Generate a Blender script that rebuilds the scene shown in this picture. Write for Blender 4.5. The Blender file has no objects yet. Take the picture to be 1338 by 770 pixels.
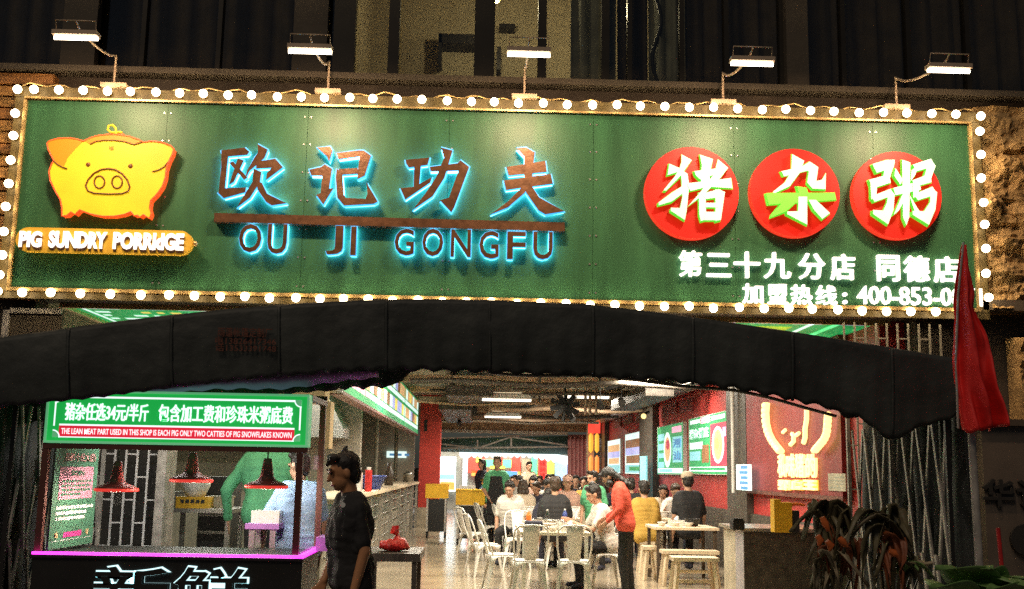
import bpy, bmesh, math, random
from mathutils import Vector as V, Matrix, noise
random.seed(7)
PI = math.pi
S = bpy.context.scene
COL = S.collection

# ------------------------------------------------------------------ camera
CAM_H = 1.58
FPX = 1420.0
def _axes():
    r = math.radians(1.28)
    v = V(((625-669)/FPX, -(613-385)/FPX, -1)).normalized()
    u = V((math.sin(r), math.cos(r), 0))
    z = (u - u.dot(v)*v).normalized()
    return v.cross(z), v, z
AX, AY, AZ = _axes()                      # world axes seen from the camera
R3 = Matrix((AX, AY, AZ))                 # camera -> world
cam = bpy.data.cameras.new('camera')
cam.sensor_width = 36; cam.lens = 36*FPX/1338
cam.clip_start = .05; cam.clip_end = 2000
camo = bpy.data.objects.new('camera', cam)
camo.matrix_world = Matrix.Translation((0, 0, CAM_H)) @ R3.to_4x4()
COL.objects.link(camo); S.camera = camo

def ray(px, py):
    return R3 @ V(((px-669)/FPX, -(py-385)/FPX, -1))
def P(px, py, Y):
    d = ray(px, py); return V((0, 0, CAM_H)) + d*(Y/d.y)
def PX(px, py, X):
    d = ray(px, py); return V((0, 0, CAM_H)) + d*(X/d.x)
def PZ(px, py, Z):
    d = ray(px, py); return V((0, 0, CAM_H)) + d*((Z-CAM_H)/d.z)

# ------------------------------------------------------------------ light
W = bpy.data.worlds.new('World'); S.world = W; W.use_nodes = True
nt = W.node_tree; bg = nt.nodes['Background']
sky = nt.nodes.new('ShaderNodeTexSky'); sky.sky_type = 'NISHITA'; sky.sun_disc = False
SUN_EL, SUN_ROT = math.radians(52), math.radians(208)
sky.sun_elevation = SUN_EL; sky.sun_rotation = SUN_ROT
nt.links.new(sky.outputs[0], bg.inputs[0]); bg.inputs[1].default_value = .009
sl = bpy.data.lights.new('street_fill', 'SUN'); sl.energy = .68; sl.angle = math.radians(20); sl.color = (1, .80, .58)  # sun lamp standing in for the warm lamps of the street
so = bpy.data.objects.new('street_fill', sl); so.rotation_euler = V((-math.sin(SUN_ROT)*math.cos(SUN_EL), -math.cos(SUN_ROT)*math.cos(SUN_EL), -math.sin(SUN_EL))).to_track_quat('-Z', 'Y').to_euler(); COL.objects.link(so)
S.view_settings.view_transform = 'Standard'; S.view_settings.look = 'None'
S.view_settings.exposure = 0; S.view_settings.gamma = 1
S.cycles.use_denoising = False
S.cycles.max_bounces = 8; S.cycles.diffuse_bounces = 3; S.cycles.glossy_bounces = 3
S.cycles.transparent_max_bounces = 16; S.cycles.sample_clamp_indirect = 4
S.cycles.caustics_reflective = False; S.cycles.caustics_refractive = False

# ------------------------------------------------------------------ materials
def mat(name, col, rough=.6, metal=0, var=.15, scale=6., bump=0., bscale=40., spec=.5, stretch=(1,1,1)):
    m = bpy.data.materials.new(name); m.use_nodes = True
    n = m.node_tree.nodes; l = m.node_tree.links; b = n['Principled BSDF']
    b.inputs['Roughness'].default_value = rough; b.inputs['Metallic'].default_value = metal
    b.inputs['Specular IOR Level'].default_value = spec
    tc = n.new('ShaderNodeTexCoord'); mp = n.new('ShaderNodeMapping'); mp.inputs['Scale'].default_value = stretch
    l.new(tc.outputs['Object'], mp.inputs[0])
    nz = n.new('ShaderNodeTexNoise'); nz.inputs['Scale'].default_value = scale; nz.inputs['Detail'].default_value = 5
    l.new(mp.outputs[0], nz.inputs['Vector'])
    rp = n.new('ShaderNodeValToRGB')
    rp.color_ramp.elements[0].position = .3; rp.color_ramp.elements[1].position = .7
    rp.color_ramp.elements[0].color = tuple(c*(1-var) for c in col)+(1,)
    rp.color_ramp.elements[1].color = tuple(min(1, c*(1+var)) for c in col)+(1,)
    l.new(nz.outputs[0], rp.inputs[0]); l.new(rp.outputs[0], b.inputs['Base Color'])
    if bump:
        n2 = n.new('ShaderNodeTexNoise'); n2.inputs['Scale'].default_value = bscale; n2.inputs['Detail'].default_value = 4
        l.new(mp.outputs[0], n2.inputs['Vector'])
        bp = n.new('ShaderNodeBump'); bp.inputs['Strength'].default_value = bump; bp.inputs['Distance'].default_value = .02
        l.new(n2.outputs[0], bp.inputs['Height']); l.new(bp.outputs[0], b.inputs['Normal'])
    return m
def emi(name, col, st, base=None, var=0.):
    m = bpy.data.materials.new(name); m.use_nodes = True
    n = m.node_tree.nodes; b = n['Principled BSDF']
    b.inputs['Base Color'].default_value = tuple(base or col)+(1,)
    b.inputs['Emission Color'].default_value = tuple(col)+(1,)
    b.inputs['Emission Strength'].default_value = st
    b.inputs['Roughness'].default_value = .5
    if var:
        l = m.node_tree.links
        tc = n.new('ShaderNodeTexCoord'); nz = n.new('ShaderNodeTexNoise'); nz.inputs['Scale'].default_value = 3; nz.inputs['Detail'].default_value = 4
        l.new(tc.outputs['Object'], nz.inputs['Vector'])
        mr = n.new('ShaderNodeMapRange'); mr.inputs[1].default_value = .3; mr.inputs[2].default_value = .7
        mr.inputs[3].default_value = st*(1-var); mr.inputs[4].default_value = st*(1+var)
        l.new(nz.outputs[0], mr.inputs[0]); l.new(mr.outputs[0], b.inputs['Emission Strength'])
    return m
def glass(name, tint=(1,1,1), refl=.12, rough=.03):
    m = bpy.data.materials.new(name); m.use_nodes = True
    n = m.node_tree.nodes; l = m.node_tree.links; n.remove(n['Principled BSDF'])
    t = n.new('ShaderNodeBsdfTransparent'); t.inputs[0].default_value = tuple(tint)+(1,)
    g = n.new('ShaderNodeBsdfGlossy'); g.inputs['Roughness'].default_value = rough
    mx = n.new('ShaderNodeMixShader'); mx.inputs[0].default_value = refl
    l.new(t.outputs[0], mx.inputs[1]); l.new(g.outputs[0], mx.inputs[2])
    l.new(mx.outputs[0], n['Material Output'].inputs[0])
    return m

M = {}
M['sign_green'] = mat('sign_green', (.042, .155, .068), .42, var=.26, scale=5, bump=.06, bscale=3, spec=.38, stretch=(1,1,.18))
M['gold'] = mat('gold_trim', (.75, .52, .22), .35, .6, .2)
M['copper'] = mat('copper_letter', (.17, .085, .045), .38, .55, .3, 14, .1, 30)
M['cyan'] = emi('cyan_edge', (.06, .42, .90), 1.9, (.1, .3, .5), .3)
M['cyan_led'] = emi('cyan_led', (.10, .55, 1), 15)
M['bulb'] = emi('bulb_glow', (1, .78, .46), 22.0)
M['socket'] = mat('bulb_socket', (.2, .14, .05), .5)
M['tube'] = emi('flood_tube', (1, .82, .60), 9)
M['steel'] = mat('steel', (.55, .52, .48), .35, .8, .12)
M['lamp_paint'] = mat('lamp_paint', (.60, .44, .30), .45, .2)
M['white_paint'] = mat('white_paint', (.72, .70, .66), .45, 0, .12, 5)
M['dark_metal'] = mat('dark_metal', (.03, .028, .026), .45, .4)
M['black'] = mat('black_print', (.012, .011, .01), .6)
M['red_disc'] = emi('red_disc', (1, .012, .002), .55, (.42, .008, .005), .15)
M['red_rim'] = emi('red_rim', (1, .05, .02), .85, (.4, .02, .01))
M['mint'] = emi('mint_face', (.66, 1, .70), .95, (.45, .6, .45), .15)
M['mint_side'] = emi('mint_side', (.14, .85, .04), .7, (.1, .3, .05))
M['lime'] = emi('lime_face', (.15, 1, .02), .85, (.2, .7, .1), .15)
M['white_glow'] = emi('white_glow', (1, .95, .9), 1.4)
M['rail'] = mat('rail_olive', (.085, .06, .018), .6, 0, .3, 9)
M['pig_yellow'] = emi('pig_yellow', (1, .60, .014), .66, (.60, .40, .02), .25)
M['pig_orange'] = emi('pig_orange', (1, .33, .008), .66, (.50, .17, .01))
M['pig_edge'] = emi('pig_edge', (1, .09, .012), .9, (.7, .1, .03))
M['pig_line'] = mat('pig_line', (.16, .06, .01), .5)
M['label_yellow'] = emi('label_yellow', (1, .5, .03), .28, (.7, .4, .04), .1)
M['canopy'] = mat('canopy_cloth', (.036, .040, .036), .62, 0, .4, 2.3, .35, 14)
M['canopy_print'] = mat('canopy_print', (.16, .05, .03), .8, var=.5, scale=60)
M['rod'] = mat('scissor_rod', (.42, .38, .34), .5, .3, .35, 9)
M['flag'] = mat('flag_red', (.82, .022, .018), .6, 0, .15, 5, .2, 20)
M['plank'] = mat('orange_timber', (.42, .21, .06), .6, 0, .4, 4, .4, 18, stretch=(1, 1, 8))
M['plank_b'] = mat('brown_timber', (.30, .13, .035), .6, 0, .4, 4, .4, 18, stretch=(1, 1, 8))
M['rock'] = mat('rock_relief', (.30, .19, .075), .8, 0, .5, 4, .8, 12)
M['facade'] = mat('facade_render', (.085, .066, .045), .75, 0, .25, 2, .2, 15)
M['facade_dark'] = mat('facade_dark', (.05, .037, .026), .7, 0, .3, 3, .2, 20)
M['mullion'] = mat('window_mullion', (.03, .024, .016), .45, .3)
M['curtain_dark'] = mat('curtain_dark', (.10, .072, .042), .9, 0, .3, 5)
M['curtain_grey'] = mat('curtain_grey', (.32, .32, .26), .9, 0, .2, 5)
M['beige_wall'] = mat('beige_wall', (.50, .42, .27), .8, 0, .08, 3)
M['pane'] = glass('window_pane', (.85, .85, .8), .05)
M['clear'] = glass('clear_glass', (.92, .95, .95), .08)
M['neigh'] = mat('neighbour_panel', (.085, .068, .055), .6, 0, .15, 4)
M['asphalt'] = mat('asphalt', (.05, .05, .048), .85, 0, .2, 20, .4, 80)
M['paver'] = mat('paver', (.16, .15, .135), .7, 0, .2, 8, .3, 40)
M['floor'] = mat('polished_floor', (.40, .33, .235), .16, 0, .22, 1.5, .03, 6, .6)
M['ceiling'] = mat('ceiling_slab', (.42, .36, .28), .8, 0, .25, 2)
M['beam'] = mat('beam_brown', (.46, .32, .21), .6, 0, .25, 4)
M['red_wall'] = mat('red_wall', (.42, .035, .03), .5, 0, .12, 3)
M['red_dark'] = mat('dark_red', (.22, .022, .022), .5, 0, .2, 3)
M['red_pillar'] = mat('red_pillar', (.62, .05, .035), .45, 0, .12, 3)
M['dark_col'] = mat('dark_column', (.07, .058, .045), .5, 0, .4, 12)
M['kitchen'] = mat('kitchen_wall', (.30, .27, .21), .6, 0, .2, 2, .1, 8)
M['tan'] = mat('tan_board', (.62, .42, .22), .7, 0, .12, 4)
M['stainless'] = mat('stainless', (.52, .50, .46), .3, .85, .15, 6, stretch=(1, 1, 5))
M['white_metal'] = mat('white_metal', (.80, .77, .71), .4, .15, .12, 6)
M['wood_pale'] = mat('pale_wood', (.66, .54, .38), .5, 0, .15, 6, stretch=(1, 6, 1))
M['wood_dark'] = mat('dark_wood', (.075, .055, .04), .4, 0, .3, 6, stretch=(6, 1, 1))
M['table_top'] = mat('table_top', (.68, .58, .44), .35, 0, .12, 4)
M['china'] = mat('china', (.78, .75, .70), .25, 0, .06)
M['tile_side'] = mat('tile_side', (.48, .42, .32), .35, 0, .25, 5)
M['tile_grey'] = mat('tile_grey', (.40, .37, .40), .35, 0, .15, 5)
M['yellow'] = mat('yellow_plastic', (.72, .40, .015), .45, 0, .12)
M['orange_p'] = mat('orange_plastic', (.85, .2, .03), .5)
M['blue_p'] = mat('blue_plastic', (.04, .07, .28), .4)
M['red_p'] = mat('red_plastic', (.50, .02, .018), .45, 0, .3, 12)
M['red_lamp'] = mat('red_lampshade', (.30, .03, .025), .4, .1, .2)
M['red_lamp_rim'] = emi('red_lamp_rim', (1, .06, .04), .95, (.7, .04, .03))
M['skin'] = mat('skin', (.50, .28, .18), .55, 0, .08)
M['skin_lit'] = mat('skin_orange_lit', (.56, .26, .12), .5, 0, .08)  # orange light on the near man's arm is put into this skin colour
M['hair'] = mat('black_hair', (.016, .012, .010), .5, 0, .4, 20, .4, 60)
M['hair_brown'] = mat('brown_hair', (.05, .03, .018), .5, 0, .4, 20, .4, 60)
def cloth(n, c): M[n] = mat('cloth_'+n, c, .8, 0, .16, 7, .35, 22)
cloth('c_black', (.018, .017, .018)); cloth('c_white', (.66, .62, .56)); cloth('c_red', (.72, .10, .06))
cloth('c_green', (.10, .40, .20)); cloth('c_blue', (.36, .52, .78)); cloth('c_mustard', (.46, .28, .05))
cloth('c_pink', (.58, .36, .28)); cloth('c_navy', (.03, .03, .05)); cloth('c_yellow', (.62, .38, .08)); cloth('c_beige', (.55, .45, .33))
M['led_pink'] = emi('led_magenta', (1, .035, .85), 4)
M['violet_light_paint'] = mat('violet_light_tint', (.50, .22, .62), .4)  # glow of the magenta strip light put into the base colour
M['booth_green'] = emi('booth_green', (.012, .42, .065), .85, (.02, .3, .08), .08)
M['booth_trim'] = emi('booth_trim', (.12, .45, .20), .75, (.2, .5, .3))
M['booth_white'] = emi('booth_white', (.88, .97, 1), 1.1)
M['booth_red'] = emi('booth_red', (.80, .02, .05), .8, (.6, .03, .05))
M['booth_frame'] = mat('booth_frame', (.16, .06, .045), .45, .3, .25)
M['board_green'] = mat('board_green', (.07, .20, .12), .5, 0, .15)
M['print_pink'] = mat('print_pink', (.75, .36, .36), .5)
M['print_rose'] = mat('print_rose', (.72, .30, .40), .5)
M['print_white'] = mat('print_white', (.8, .8, .76), .5)
M['print_magenta'] = mat('print_magenta', (.65, .05, .28), .5)
M['neon_white'] = emi('neon_white', (.62, .95, .98), 1.5)
M['lb_green'] = emi('lightbox_green', (.03, .35, .12), .6)
M['lb_white'] = emi('lightbox_white', (.70, .92, .88), .95)
M['lb_cyan'] = emi('lightbox_cyan', (.25, .62, .68), .8)
M['lb_blue'] = emi('lightbox_blue', (.08, .25, .50), .6)
M['lb_red'] = emi('lightbox_red', (.55, .05, .10), .6)
M['lb_pink'] = emi('lightbox_pink', (.95, .45, .62), .8)
M['lb_tan'] = emi('lightbox_tan', (.75, .45, .22), .7, None, .2)
M['lb_yellow'] = emi('lightbox_yellow', (.9, .7, .15), .8)
M['lb_brown'] = emi('lightbox_brown', (.30, .14, .06), .5, None, .4)
M['lb_violet'] = emi('lightbox_violet', (.42, .45, .85), .8, None, .3)
M['soffit_green'] = emi('soffit_green', (.015, .34, .09), .75, None, .3)
M['soffit_lime'] = emi('soffit_lime', (.35, .55, .03), .8, None, .3)
M['warm_neon'] = emi('warm_neon', (1, .70, .26), 1.9)
M['warm_yellow'] = emi('warm_yellow', (1, .50, .06), .9)
M['lumi'] = emi('luminaire', (1, .90, .74), 2.6)
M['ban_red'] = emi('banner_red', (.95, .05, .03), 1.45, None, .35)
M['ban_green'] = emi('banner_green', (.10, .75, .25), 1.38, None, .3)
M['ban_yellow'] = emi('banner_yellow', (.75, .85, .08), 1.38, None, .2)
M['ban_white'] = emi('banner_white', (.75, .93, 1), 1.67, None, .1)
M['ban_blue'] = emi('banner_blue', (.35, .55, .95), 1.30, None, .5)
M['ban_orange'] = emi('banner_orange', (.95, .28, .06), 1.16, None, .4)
M['leaf_green'] = mat('leaf_green', (.15, .27, .08), .45, 0, .3, 6, .3, 20)
M['leaf_olive'] = mat('leaf_olive', (.12, .10, .05), .5, 0, .4, 6, .3, 20)
M['leaf_rust'] = mat('leaf_rust', (.22, .06, .02), .55, 0, .4, 6, .3, 20)
M['leaf_tan'] = mat('leaf_tan', (.32, .26, .17), .6, 0, .3, 6)
M['soil'] = mat('soil', (.04, .03, .02), .9)
M['scallop'] = mat('scallop_white', (.75, .82, .82), .6)
M['green_tarp'] = mat('green_tarp', (.05, .13, .09), .7, 0, .15, 2)
M['grille_dull'] = mat('grille_dull', (.26, .24, .19), .5, .1, .3)
M['flower'] = mat('flower_orange', (.50, .11, .02), .6, 0, .3, 20)
M['grille'] = mat('grille_white', (.62, .60, .60), .5, .1, .15)

# ------------------------------------------------------------------ mesh helpers
def wpos(o):
    p = V((0, 0, 0))
    while o is not None:
        p = p + o.location; o = o.parent
    return p
class MB:
    def __init__(s): s.v = []; s.f = []; s.mi = []; s.sm = []; s.mats = []
    def _m(s, m):
        if m is None: return 0
        m = M[m] if isinstance(m, str) else m
        if m not in s.mats: s.mats.append(m)
        return s.mats.index(m)
    def add(s, vs, fs, m=None, smooth=False):
        b = len(s.v); s.v += [V(v) for v in vs]; i = s._m(m)
        for f in fs: s.f.append([b+k for k in f]); s.mi.append(i); s.sm.append(smooth)
    def box(s, a, b, m=None):
        x0, x1 = sorted((a[0], b[0])); y0, y1 = sorted((a[1], b[1])); z0, z1 = sorted((a[2], b[2]))
        s.add([(x0,y0,z0),(x1,y0,z0),(x1,y1,z0),(x0,y1,z0),(x0,y0,z1),(x1,y0,z1),(x1,y1,z1),(x0,y1,z1)],
              [(0,3,2,1),(4,5,6,7),(0,1,5,4),(1,2,6,5),(2,3,7,6),(3,0,4,7)], m)
    def bar(s, p0, p1, w, h=None, m=None):      # square bar between two points
        p0, p1 = V(p0), V(p1); h = h or w; d = (p1-p0).normalized()
        a = d.cross(V((0,0,1)));  a = V((1,0,0)) if a.length < 1e-3 else a.normalized()
        b = a.cross(d).normalized()
        vs = [p + a*i*w/2 + b*j*h/2 for p in (p0, p1) for i, j in ((-1,-1),(1,-1),(1,1),(-1,1))]
        s.add(vs, [(3,2,1,0),(4,5,6,7),(0,1,5,4),(1,2,6,5),(2,3,7,6),(3,0,4,7)], m)
    def cone(s, p0, p1, r0, r1, n=10, m=None, caps=True, smooth=True):
        p0, p1 = V(p0), V(p1); d = (p1-p0).normalized()
        a = d.orthogonal().normalized(); b = d.cross(a)
        vs = []
        for p, r in ((p0, r0), (p1, r1)):
            for k in range(n):
                t = 2*PI*k/n; vs.append(p + a*math.cos(t)*r + b*math.sin(t)*r)
        s.add(vs, [(k, (k+1) % n, n+(k+1) % n, n+k) for k in range(n)], m, smooth)
        if caps: s.add(vs, [tuple(range(n-1, -1, -1)), tuple(range(n, 2*n))], m)
    def tube(s, pts, r, n=8, m=None, closed=False):
        pts = [V(p) for p in pts]; N = len(pts); vs = []; a = None
        for i, p in enumerate(pts):
            q0 = pts[(i-1) % N] if closed or i else pts[i]; q1 = pts[(i+1) % N] if closed or i < N-1 else pts[i]
            d = (q1-q0).normalized()
            a = d.orthogonal().normalized() if a is None else (a - a.dot(d)*d).normalized()
            b = d.cross(a)
            rr = r[i] if isinstance(r, (list, tuple)) else r
            for k in range(n):
                t = 2*PI*k/n; vs.append(p + a*math.cos(t)*rr + b*math.sin(t)*rr)
        fs = []
        for i in range(N if closed else N-1):
            j = (i+1) % N
            for k in range(n): fs.append((i*n+k, i*n+(k+1) % n, j*n+(k+1) % n, j*n+k))
        s.add(vs, fs, m, True)
        if not closed: s.add(vs, [tuple(range(n-1, -1, -1)), tuple(range((N-1)*n, N*n))], m)
    def lathe(s, c, prof, n=14, m=None, axis=(0,0,1)):
        c = V(c); ax = V(axis).normalized(); a = ax.orthogonal().normalized(); b = ax.cross(a); vs = []
        for r, h in prof:
            for k in range(n):
                t = 2*PI*k/n; vs.append(c + ax*h + a*math.cos(t)*r + b*math.sin(t)*r)
        s.add(vs, [(i*n+k, i*n+(k+1) % n, (i+1)*n+(k+1) % n, (i+1)*n+k) for i in range(len(prof)-1) for k in range(n)], m, True)
    def sphere(s, c, r, nu=12, nv=8, m=None, sc=(1,1,1)):
        c = V(c); vs = [c+V((0,0,r*sc[2]))]
        for i in range(1, nv):
            ph = PI*i/nv
            for k in range(nu):
                t = 2*PI*k/nu; vs.append(c+V((r*sc[0]*math.sin(ph)*math.cos(t), r*sc[1]*math.sin(ph)*math.sin(t), r*sc[2]*math.cos(ph))))
        vs.append(c-V((0,0,r*sc[2])))
        fs = [(0, 1+k, 1+(k+1) % nu) for k in range(nu)]
        for i in range(nv-2):
            for k in range(nu): fs.append((1+i*nu+k, 1+(i+1)*nu+k, 1+(i+1)*nu+(k+1) % nu, 1+i*nu+(k+1) % nu))
        L = len(vs)-1; b = 1+(nv-2)*nu
        fs += [(L, b+(k+1) % nu, b+k) for k in range(nu)]
        s.add(vs, fs, m, True)
    def prism(s, pts, n, d, m=None, side=None):   # polygon pts (front face) pushed back by d along -n
        pts = [V(p) for p in pts]; n = V(n); N = len(pts)
        area = sum((pts[i].cross(pts[(i+1) % N]) for i in range(N)), V((0,0,0)))
        if area.dot(n) < 0: pts = pts[::-1]
        back = [p - n*d for p in pts]
        s.add(pts+back, [tuple(range(N)), tuple(range(2*N-1, N-1, -1))], m)
        s.add(pts+back, [(i, N+i, N+(i+1) % N, (i+1) % N) for i in range(N)], side if side is not None else m)
    def sheet(s, rows, m=None, smooth=True):
        n = len(rows[0]); vs = [p for r in rows for p in r]
        s.add(vs, [(i*n+k, i*n+k+1, (i+1)*n+k+1, (i+1)*n+k) for i in range(len(rows)-1) for k in range(n-1)], m, smooth)
    def build(s, name, m=None, parent=None, solid=0.):
        me = bpy.data.meshes.new(name)
        off = wpos(parent) if parent else V((0,0,0))
        me.from_pydata([tuple(v-off) for v in s.v], [], s.f)
        for mm in (s.mats or [M[m] if isinstance(m, str) else m]): me.materials.append(mm)
        for p, i, sm in zip(me.polygons, s.mi, s.sm): p.material_index = i; p.use_smooth = sm
        me.update()
        o = bpy.data.objects.new(name, me); COL.objects.link(o)
        if parent: o.parent = parent
        if solid:
            md = o.modifiers.new('solid', 'SOLIDIFY'); md.thickness = solid; md.offset = 0
        return o
def one(name, m, parent, kind, *a, **k):
    b = MB(); getattr(b, kind)(*a, **k); return b.build(name, m, parent)
def tag(o, label=None, cat=None, group=None, kind=None):
    for k, v in (('label', label), ('category', cat), ('group', group), ('kind', kind)):
        if v: o[k] = v
    return o
def thing(name, loc, label, cat, group=None):
    o = bpy.data.objects.new(name, None); o.location = loc; o.empty_display_size = .1; COL.objects.link(o)
    return tag(o, label, cat, group)
def rebase(o, loc):                       # move a one-mesh thing's origin to its base
    loc = V(loc); o.data.transform(Matrix.Translation(-loc)); o.location = loc; return o
def copy_tree(o, parent=None):
    c = o.copy(); COL.objects.link(c)
    if parent is not None: c.parent = parent
    for ch in list(o.children): copy_tree(ch, c)
    return c
def text(body, name, m, parent, origin, w, h, u=(1,0,0), v=(0,0,1), ext=.004, bold=0., m_side=None, spacing=1., shear=0., face=None, heavy=0.):
    """lettering fitted to a w x h box whose lower left corner is origin; u right, v up, stands on the plane and rises by ext"""
    if heavy:
        obs = []
        for i, (dx, dz) in enumerate(((-heavy, 0), (heavy, 0), (0, heavy*.6), (0, -heavy*.6))):
            obs.append(text(body, name, m, parent, V(origin)+V(u).normalized()*dx+V(v).normalized()*dz, w, h, u, v, ext+.0004*i, bold, m_side, spacing))
        me = bmesh.new()
        for o_ in obs: me.from_mesh(o_.data)
        me.to_mesh(obs[0].data); me.free()
        for o_ in obs[1:]: bpy.data.objects.remove(o_)
        return obs[0]
    c = bpy.data.curves.new(name, 'FONT'); c.body = body; c.size = 1; c.offset = bold; c.space_character = spacing; c.shear = shear
    c.resolution_u = 3; c.fill_mode = 'FRONT'
    c.extrude = .5
    c.fill_mode = 'BOTH'
    t = bpy.data.objects.new('t', c); COL.objects.link(t)
    dg = bpy.context.evaluated_depsgraph_get(); dg.update()
    me = bpy.data.meshes.new_from_object(t.evaluated_get(dg))
    bpy.data.objects.remove(t); bpy.data.curves.remove(c)
    co = [x.co.copy() for x in me.vertices]
    if not co: return None
    x0 = min(q.x for q in co); x1 = max(q.x for q in co); y0 = min(q.y for q in co); y1 = max(q.y for q in co)
    u, v = V(u).normalized(), V(v).normalized(); n = u.cross(v)
    off = wpos(parent) if parent else V((0,0,0)); og = V(origin)
    for x, q in zip(me.vertices, co):
        x.co = og + u*((q.x-x0)/(x1-x0)*w) + v*((q.y-y0)/(y1-y0)*h) + n*((q.z+.5)*ext) - off
    me.materials.clear(); me.materials.append(M[m])
    if m_side:
        me.materials.append(M[m_side])
        me.update()
        for p in me.polygons: p.material_index = 0 if (off*0+p.normal).dot(n) > .9 else 1
    me.name = name
    o = bpy.data.objects.new(name, me); COL.objects.link(o)
    if parent: o.parent = parent
    return o
def area(name, loc, sx, sy, power, col, rot, parent=None, spread=180):
    l = bpy.data.lights.new(name, 'AREA'); l.shape = 'RECTANGLE'; l.size = sx; l.size_y = sy; l.energy = power; l.color = col; l.spread = math.radians(spread)
    o = bpy.data.objects.new(name, l); COL.objects.link(o); o.rotation_euler = rot
    o.location = V(loc) - (wpos(parent) if parent else V((0,0,0)))
    if parent: o.parent = parent
    return o
def aim(d): return V(d).to_track_quat('-Z', 'Y').to_euler()
NF = V((0, -1, 0))                        # towards the street
# ------------------------------------------------------------------ ground
b = MB(); b.box((-300, -300, -.3), (300, 300, 0)); tag(b.build('street', 'asphalt'), kind='structure')
b = MB(); b.box((-12, 4.2, .0), (14, 10.2, .10)); tag(b.build('pavement', 'paver'), kind='structure')
b = MB(); b.box((-6, 10.2, .0), (4.2, 37.0, .104)); tag(b.build('floor', 'floor'), kind='structure')
G0 = .104
# ------------------------------------------------------------------ building
SY = 10.0                                  # front of the signboard
bld = thing('restaurant_building', (0, 10.4, 0), 'dark fronted restaurant building with open ground floor under the big green signboard', 'building')
def part(name, m, *boxes, parent=None):
    q = MB()
    for a, c in boxes: q.box(a, c)
    return q.build(name, m, parent or bld)
zs0, zs1 = 3.1, 5.15
part('wall', 'facade_dark', ((-12, 10.3, 0), (-4.22, 10.6, 3.1)))
part('wall', 'facade_dark', ((-4.22, 10.302, 0), (-3.62, 10.6, 2.68)))
part('wall', 'facade_dark', ((4.2, 10.3, 0), (12, 10.6, 3.1)))
part('lintel', 'facade_dark', ((-12, 10.3, 3.101), (12, 10.6, 5.3)))
part('ledge', 'facade', ((-12, 10.12, 5.3), (12, 10.7, 5.36)))
# interior shell
CE = 3.42
part('ceiling', 'ceiling', ((-8, 10.6, CE), (5, 37.0, CE+.15)))
part('wall', 'red_wall', ((3.95, 10.6, 0), (4.2, 36.0, CE)))
part('wall', 'kitchen', ((-5.2, 10.6, 0), (-5.0, 30, CE)))
part('wall', 'kitchen', ((-5.0, 17.2, 0), (-1.85, 17.4, CE)))
part('wall', 'kitchen', ((-5.0, 29.4, 0), (-1.72, 29.6, CE)))
# upper storey: windows above the sign, dim rooms behind them
WY = 10.75
def X(px, Y=WY, y=60): return P(px, y, Y).x
ZB, ZT = 5.36, 8.2
def strip(name, m, p0, p1, y0=WY-.05, y1=WY+.06, parent=None, z0=ZB, z1=ZT):
    q = MB(); q.box((X(p0), y0, z0), (X(p1), y1, z1)); return q.build(name, m, parent or bld)
part('wall', 'facade_dark', ((-12, 10.7, ZT), (12, 11, 12)))
part('floor_slab', 'facade_dark', ((-12, 10.7, 5.2), (12, 14.2, 5.35)))
part('back_wall', 'beige_wall', ((X(452), 13.0, 5.36), (X(900), 13.1, 8.3)))
part('back_wall', 'facade_dark', ((-12, 11.6, 5.36), (X(440), 11.7, 8.3)))
part('back_wall', 'facade_dark', ((X(905), 11.6, 5.36), (12, 11.7, 8.3)))
part('room_ceiling', 'beige_wall', ((-12, 10.8, 8.3), (12, 13.2, 8.4)))
part('partition', 'beige_wall', ((X(452)-.05, 11.0, 5.36), (X(452), 13, 8.3)))
part('partition', 'beige_wall', ((X(895), 11.0, 5.36), (X(895)+.05, 13, 8.3)))
edges = [-160, -40, 92, 188, 287, 388, 455, 514, 632, 709, 789, 822, 890, 948, 1020, 1100, 1185, 1262, 1400, 1520]
for i in range(len(edges)-1):
    w = strip('window', 'mullion', edges[i]-3, edges[i]+3)
    q = MB(); q.box((X(edges[i]+3), WY, ZB), (X(edges[i+1]-3), WY+.008, ZT)); q.build('pane', 'pane', w)
    q = MB(); q.box((X(edges[i]+3), WY-.04, ZB+.002), (X(edges[i+1]-3), WY+.05, ZB+.06)); q.build('sill', 'mullion', w)
for p0, p1, m in ((88, 132, 'facade'), (386, 430, 'facade'), (438, 466, 'mullion'), (620, 646, 'mullion'), (702, 713, 'mullion'), (509, 523, 'mullion'), (784, 794, 'mullion'), (1022, 1050, 'facade')):
    strip('pilaster', m, p0, p1, WY-.16, WY-.052)
strip('pilaster', M['curtain_grey'], 795, 806, WY+.08, WY+.14)
def curtain(p0, p1, Y, m, folds, amp=.05, slant=0., z0=ZB+.02, z1=ZT):
    x0, x1 = X(p0, Y), X(p1, Y); rows = []
    N = max(8, folds*8)
    for j in range(7):
        t = j/6; z = z0+(z1-z0)*t
        rows.append([V((x0+(x1-x0)*k/N + slant*(1-t)*(k/N), Y+amp*math.sin(2*PI*folds*k/N+.8*math.sin(t*2))*(1+.3*math.sin(3*k)), z)) for k in range(N+1)])
    q = MB(); q.sheet(rows); return q.build('curtain', m, bld, .006)
random.seed(3)
curtain(-170, 90, 11.0, 'curtain_dark', 9); curtain(92, 285, 11.0, 'curtain_dark', 6); curtain(290, 385, 11.05, 'curtain_dark', 3)
curtain(394, 452, 11.0, 'curtain_dark', 2)
curtain(746, 792, 11.15, 'curtain_grey', 2, .06, .0)
curtain(807, 846, 11.0, 'curtain_dark', 3); curtain(848, 888, 11.05, 'curtain_grey', 2, .07)
curtain(893, 1020, 11.0, 'curtain_dark', 5); curtain(1022, 1182, 11.02, 'curtain_dark', 5); curtain(1188, 1420, 11.0, 'curtain_dark', 8)
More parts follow.
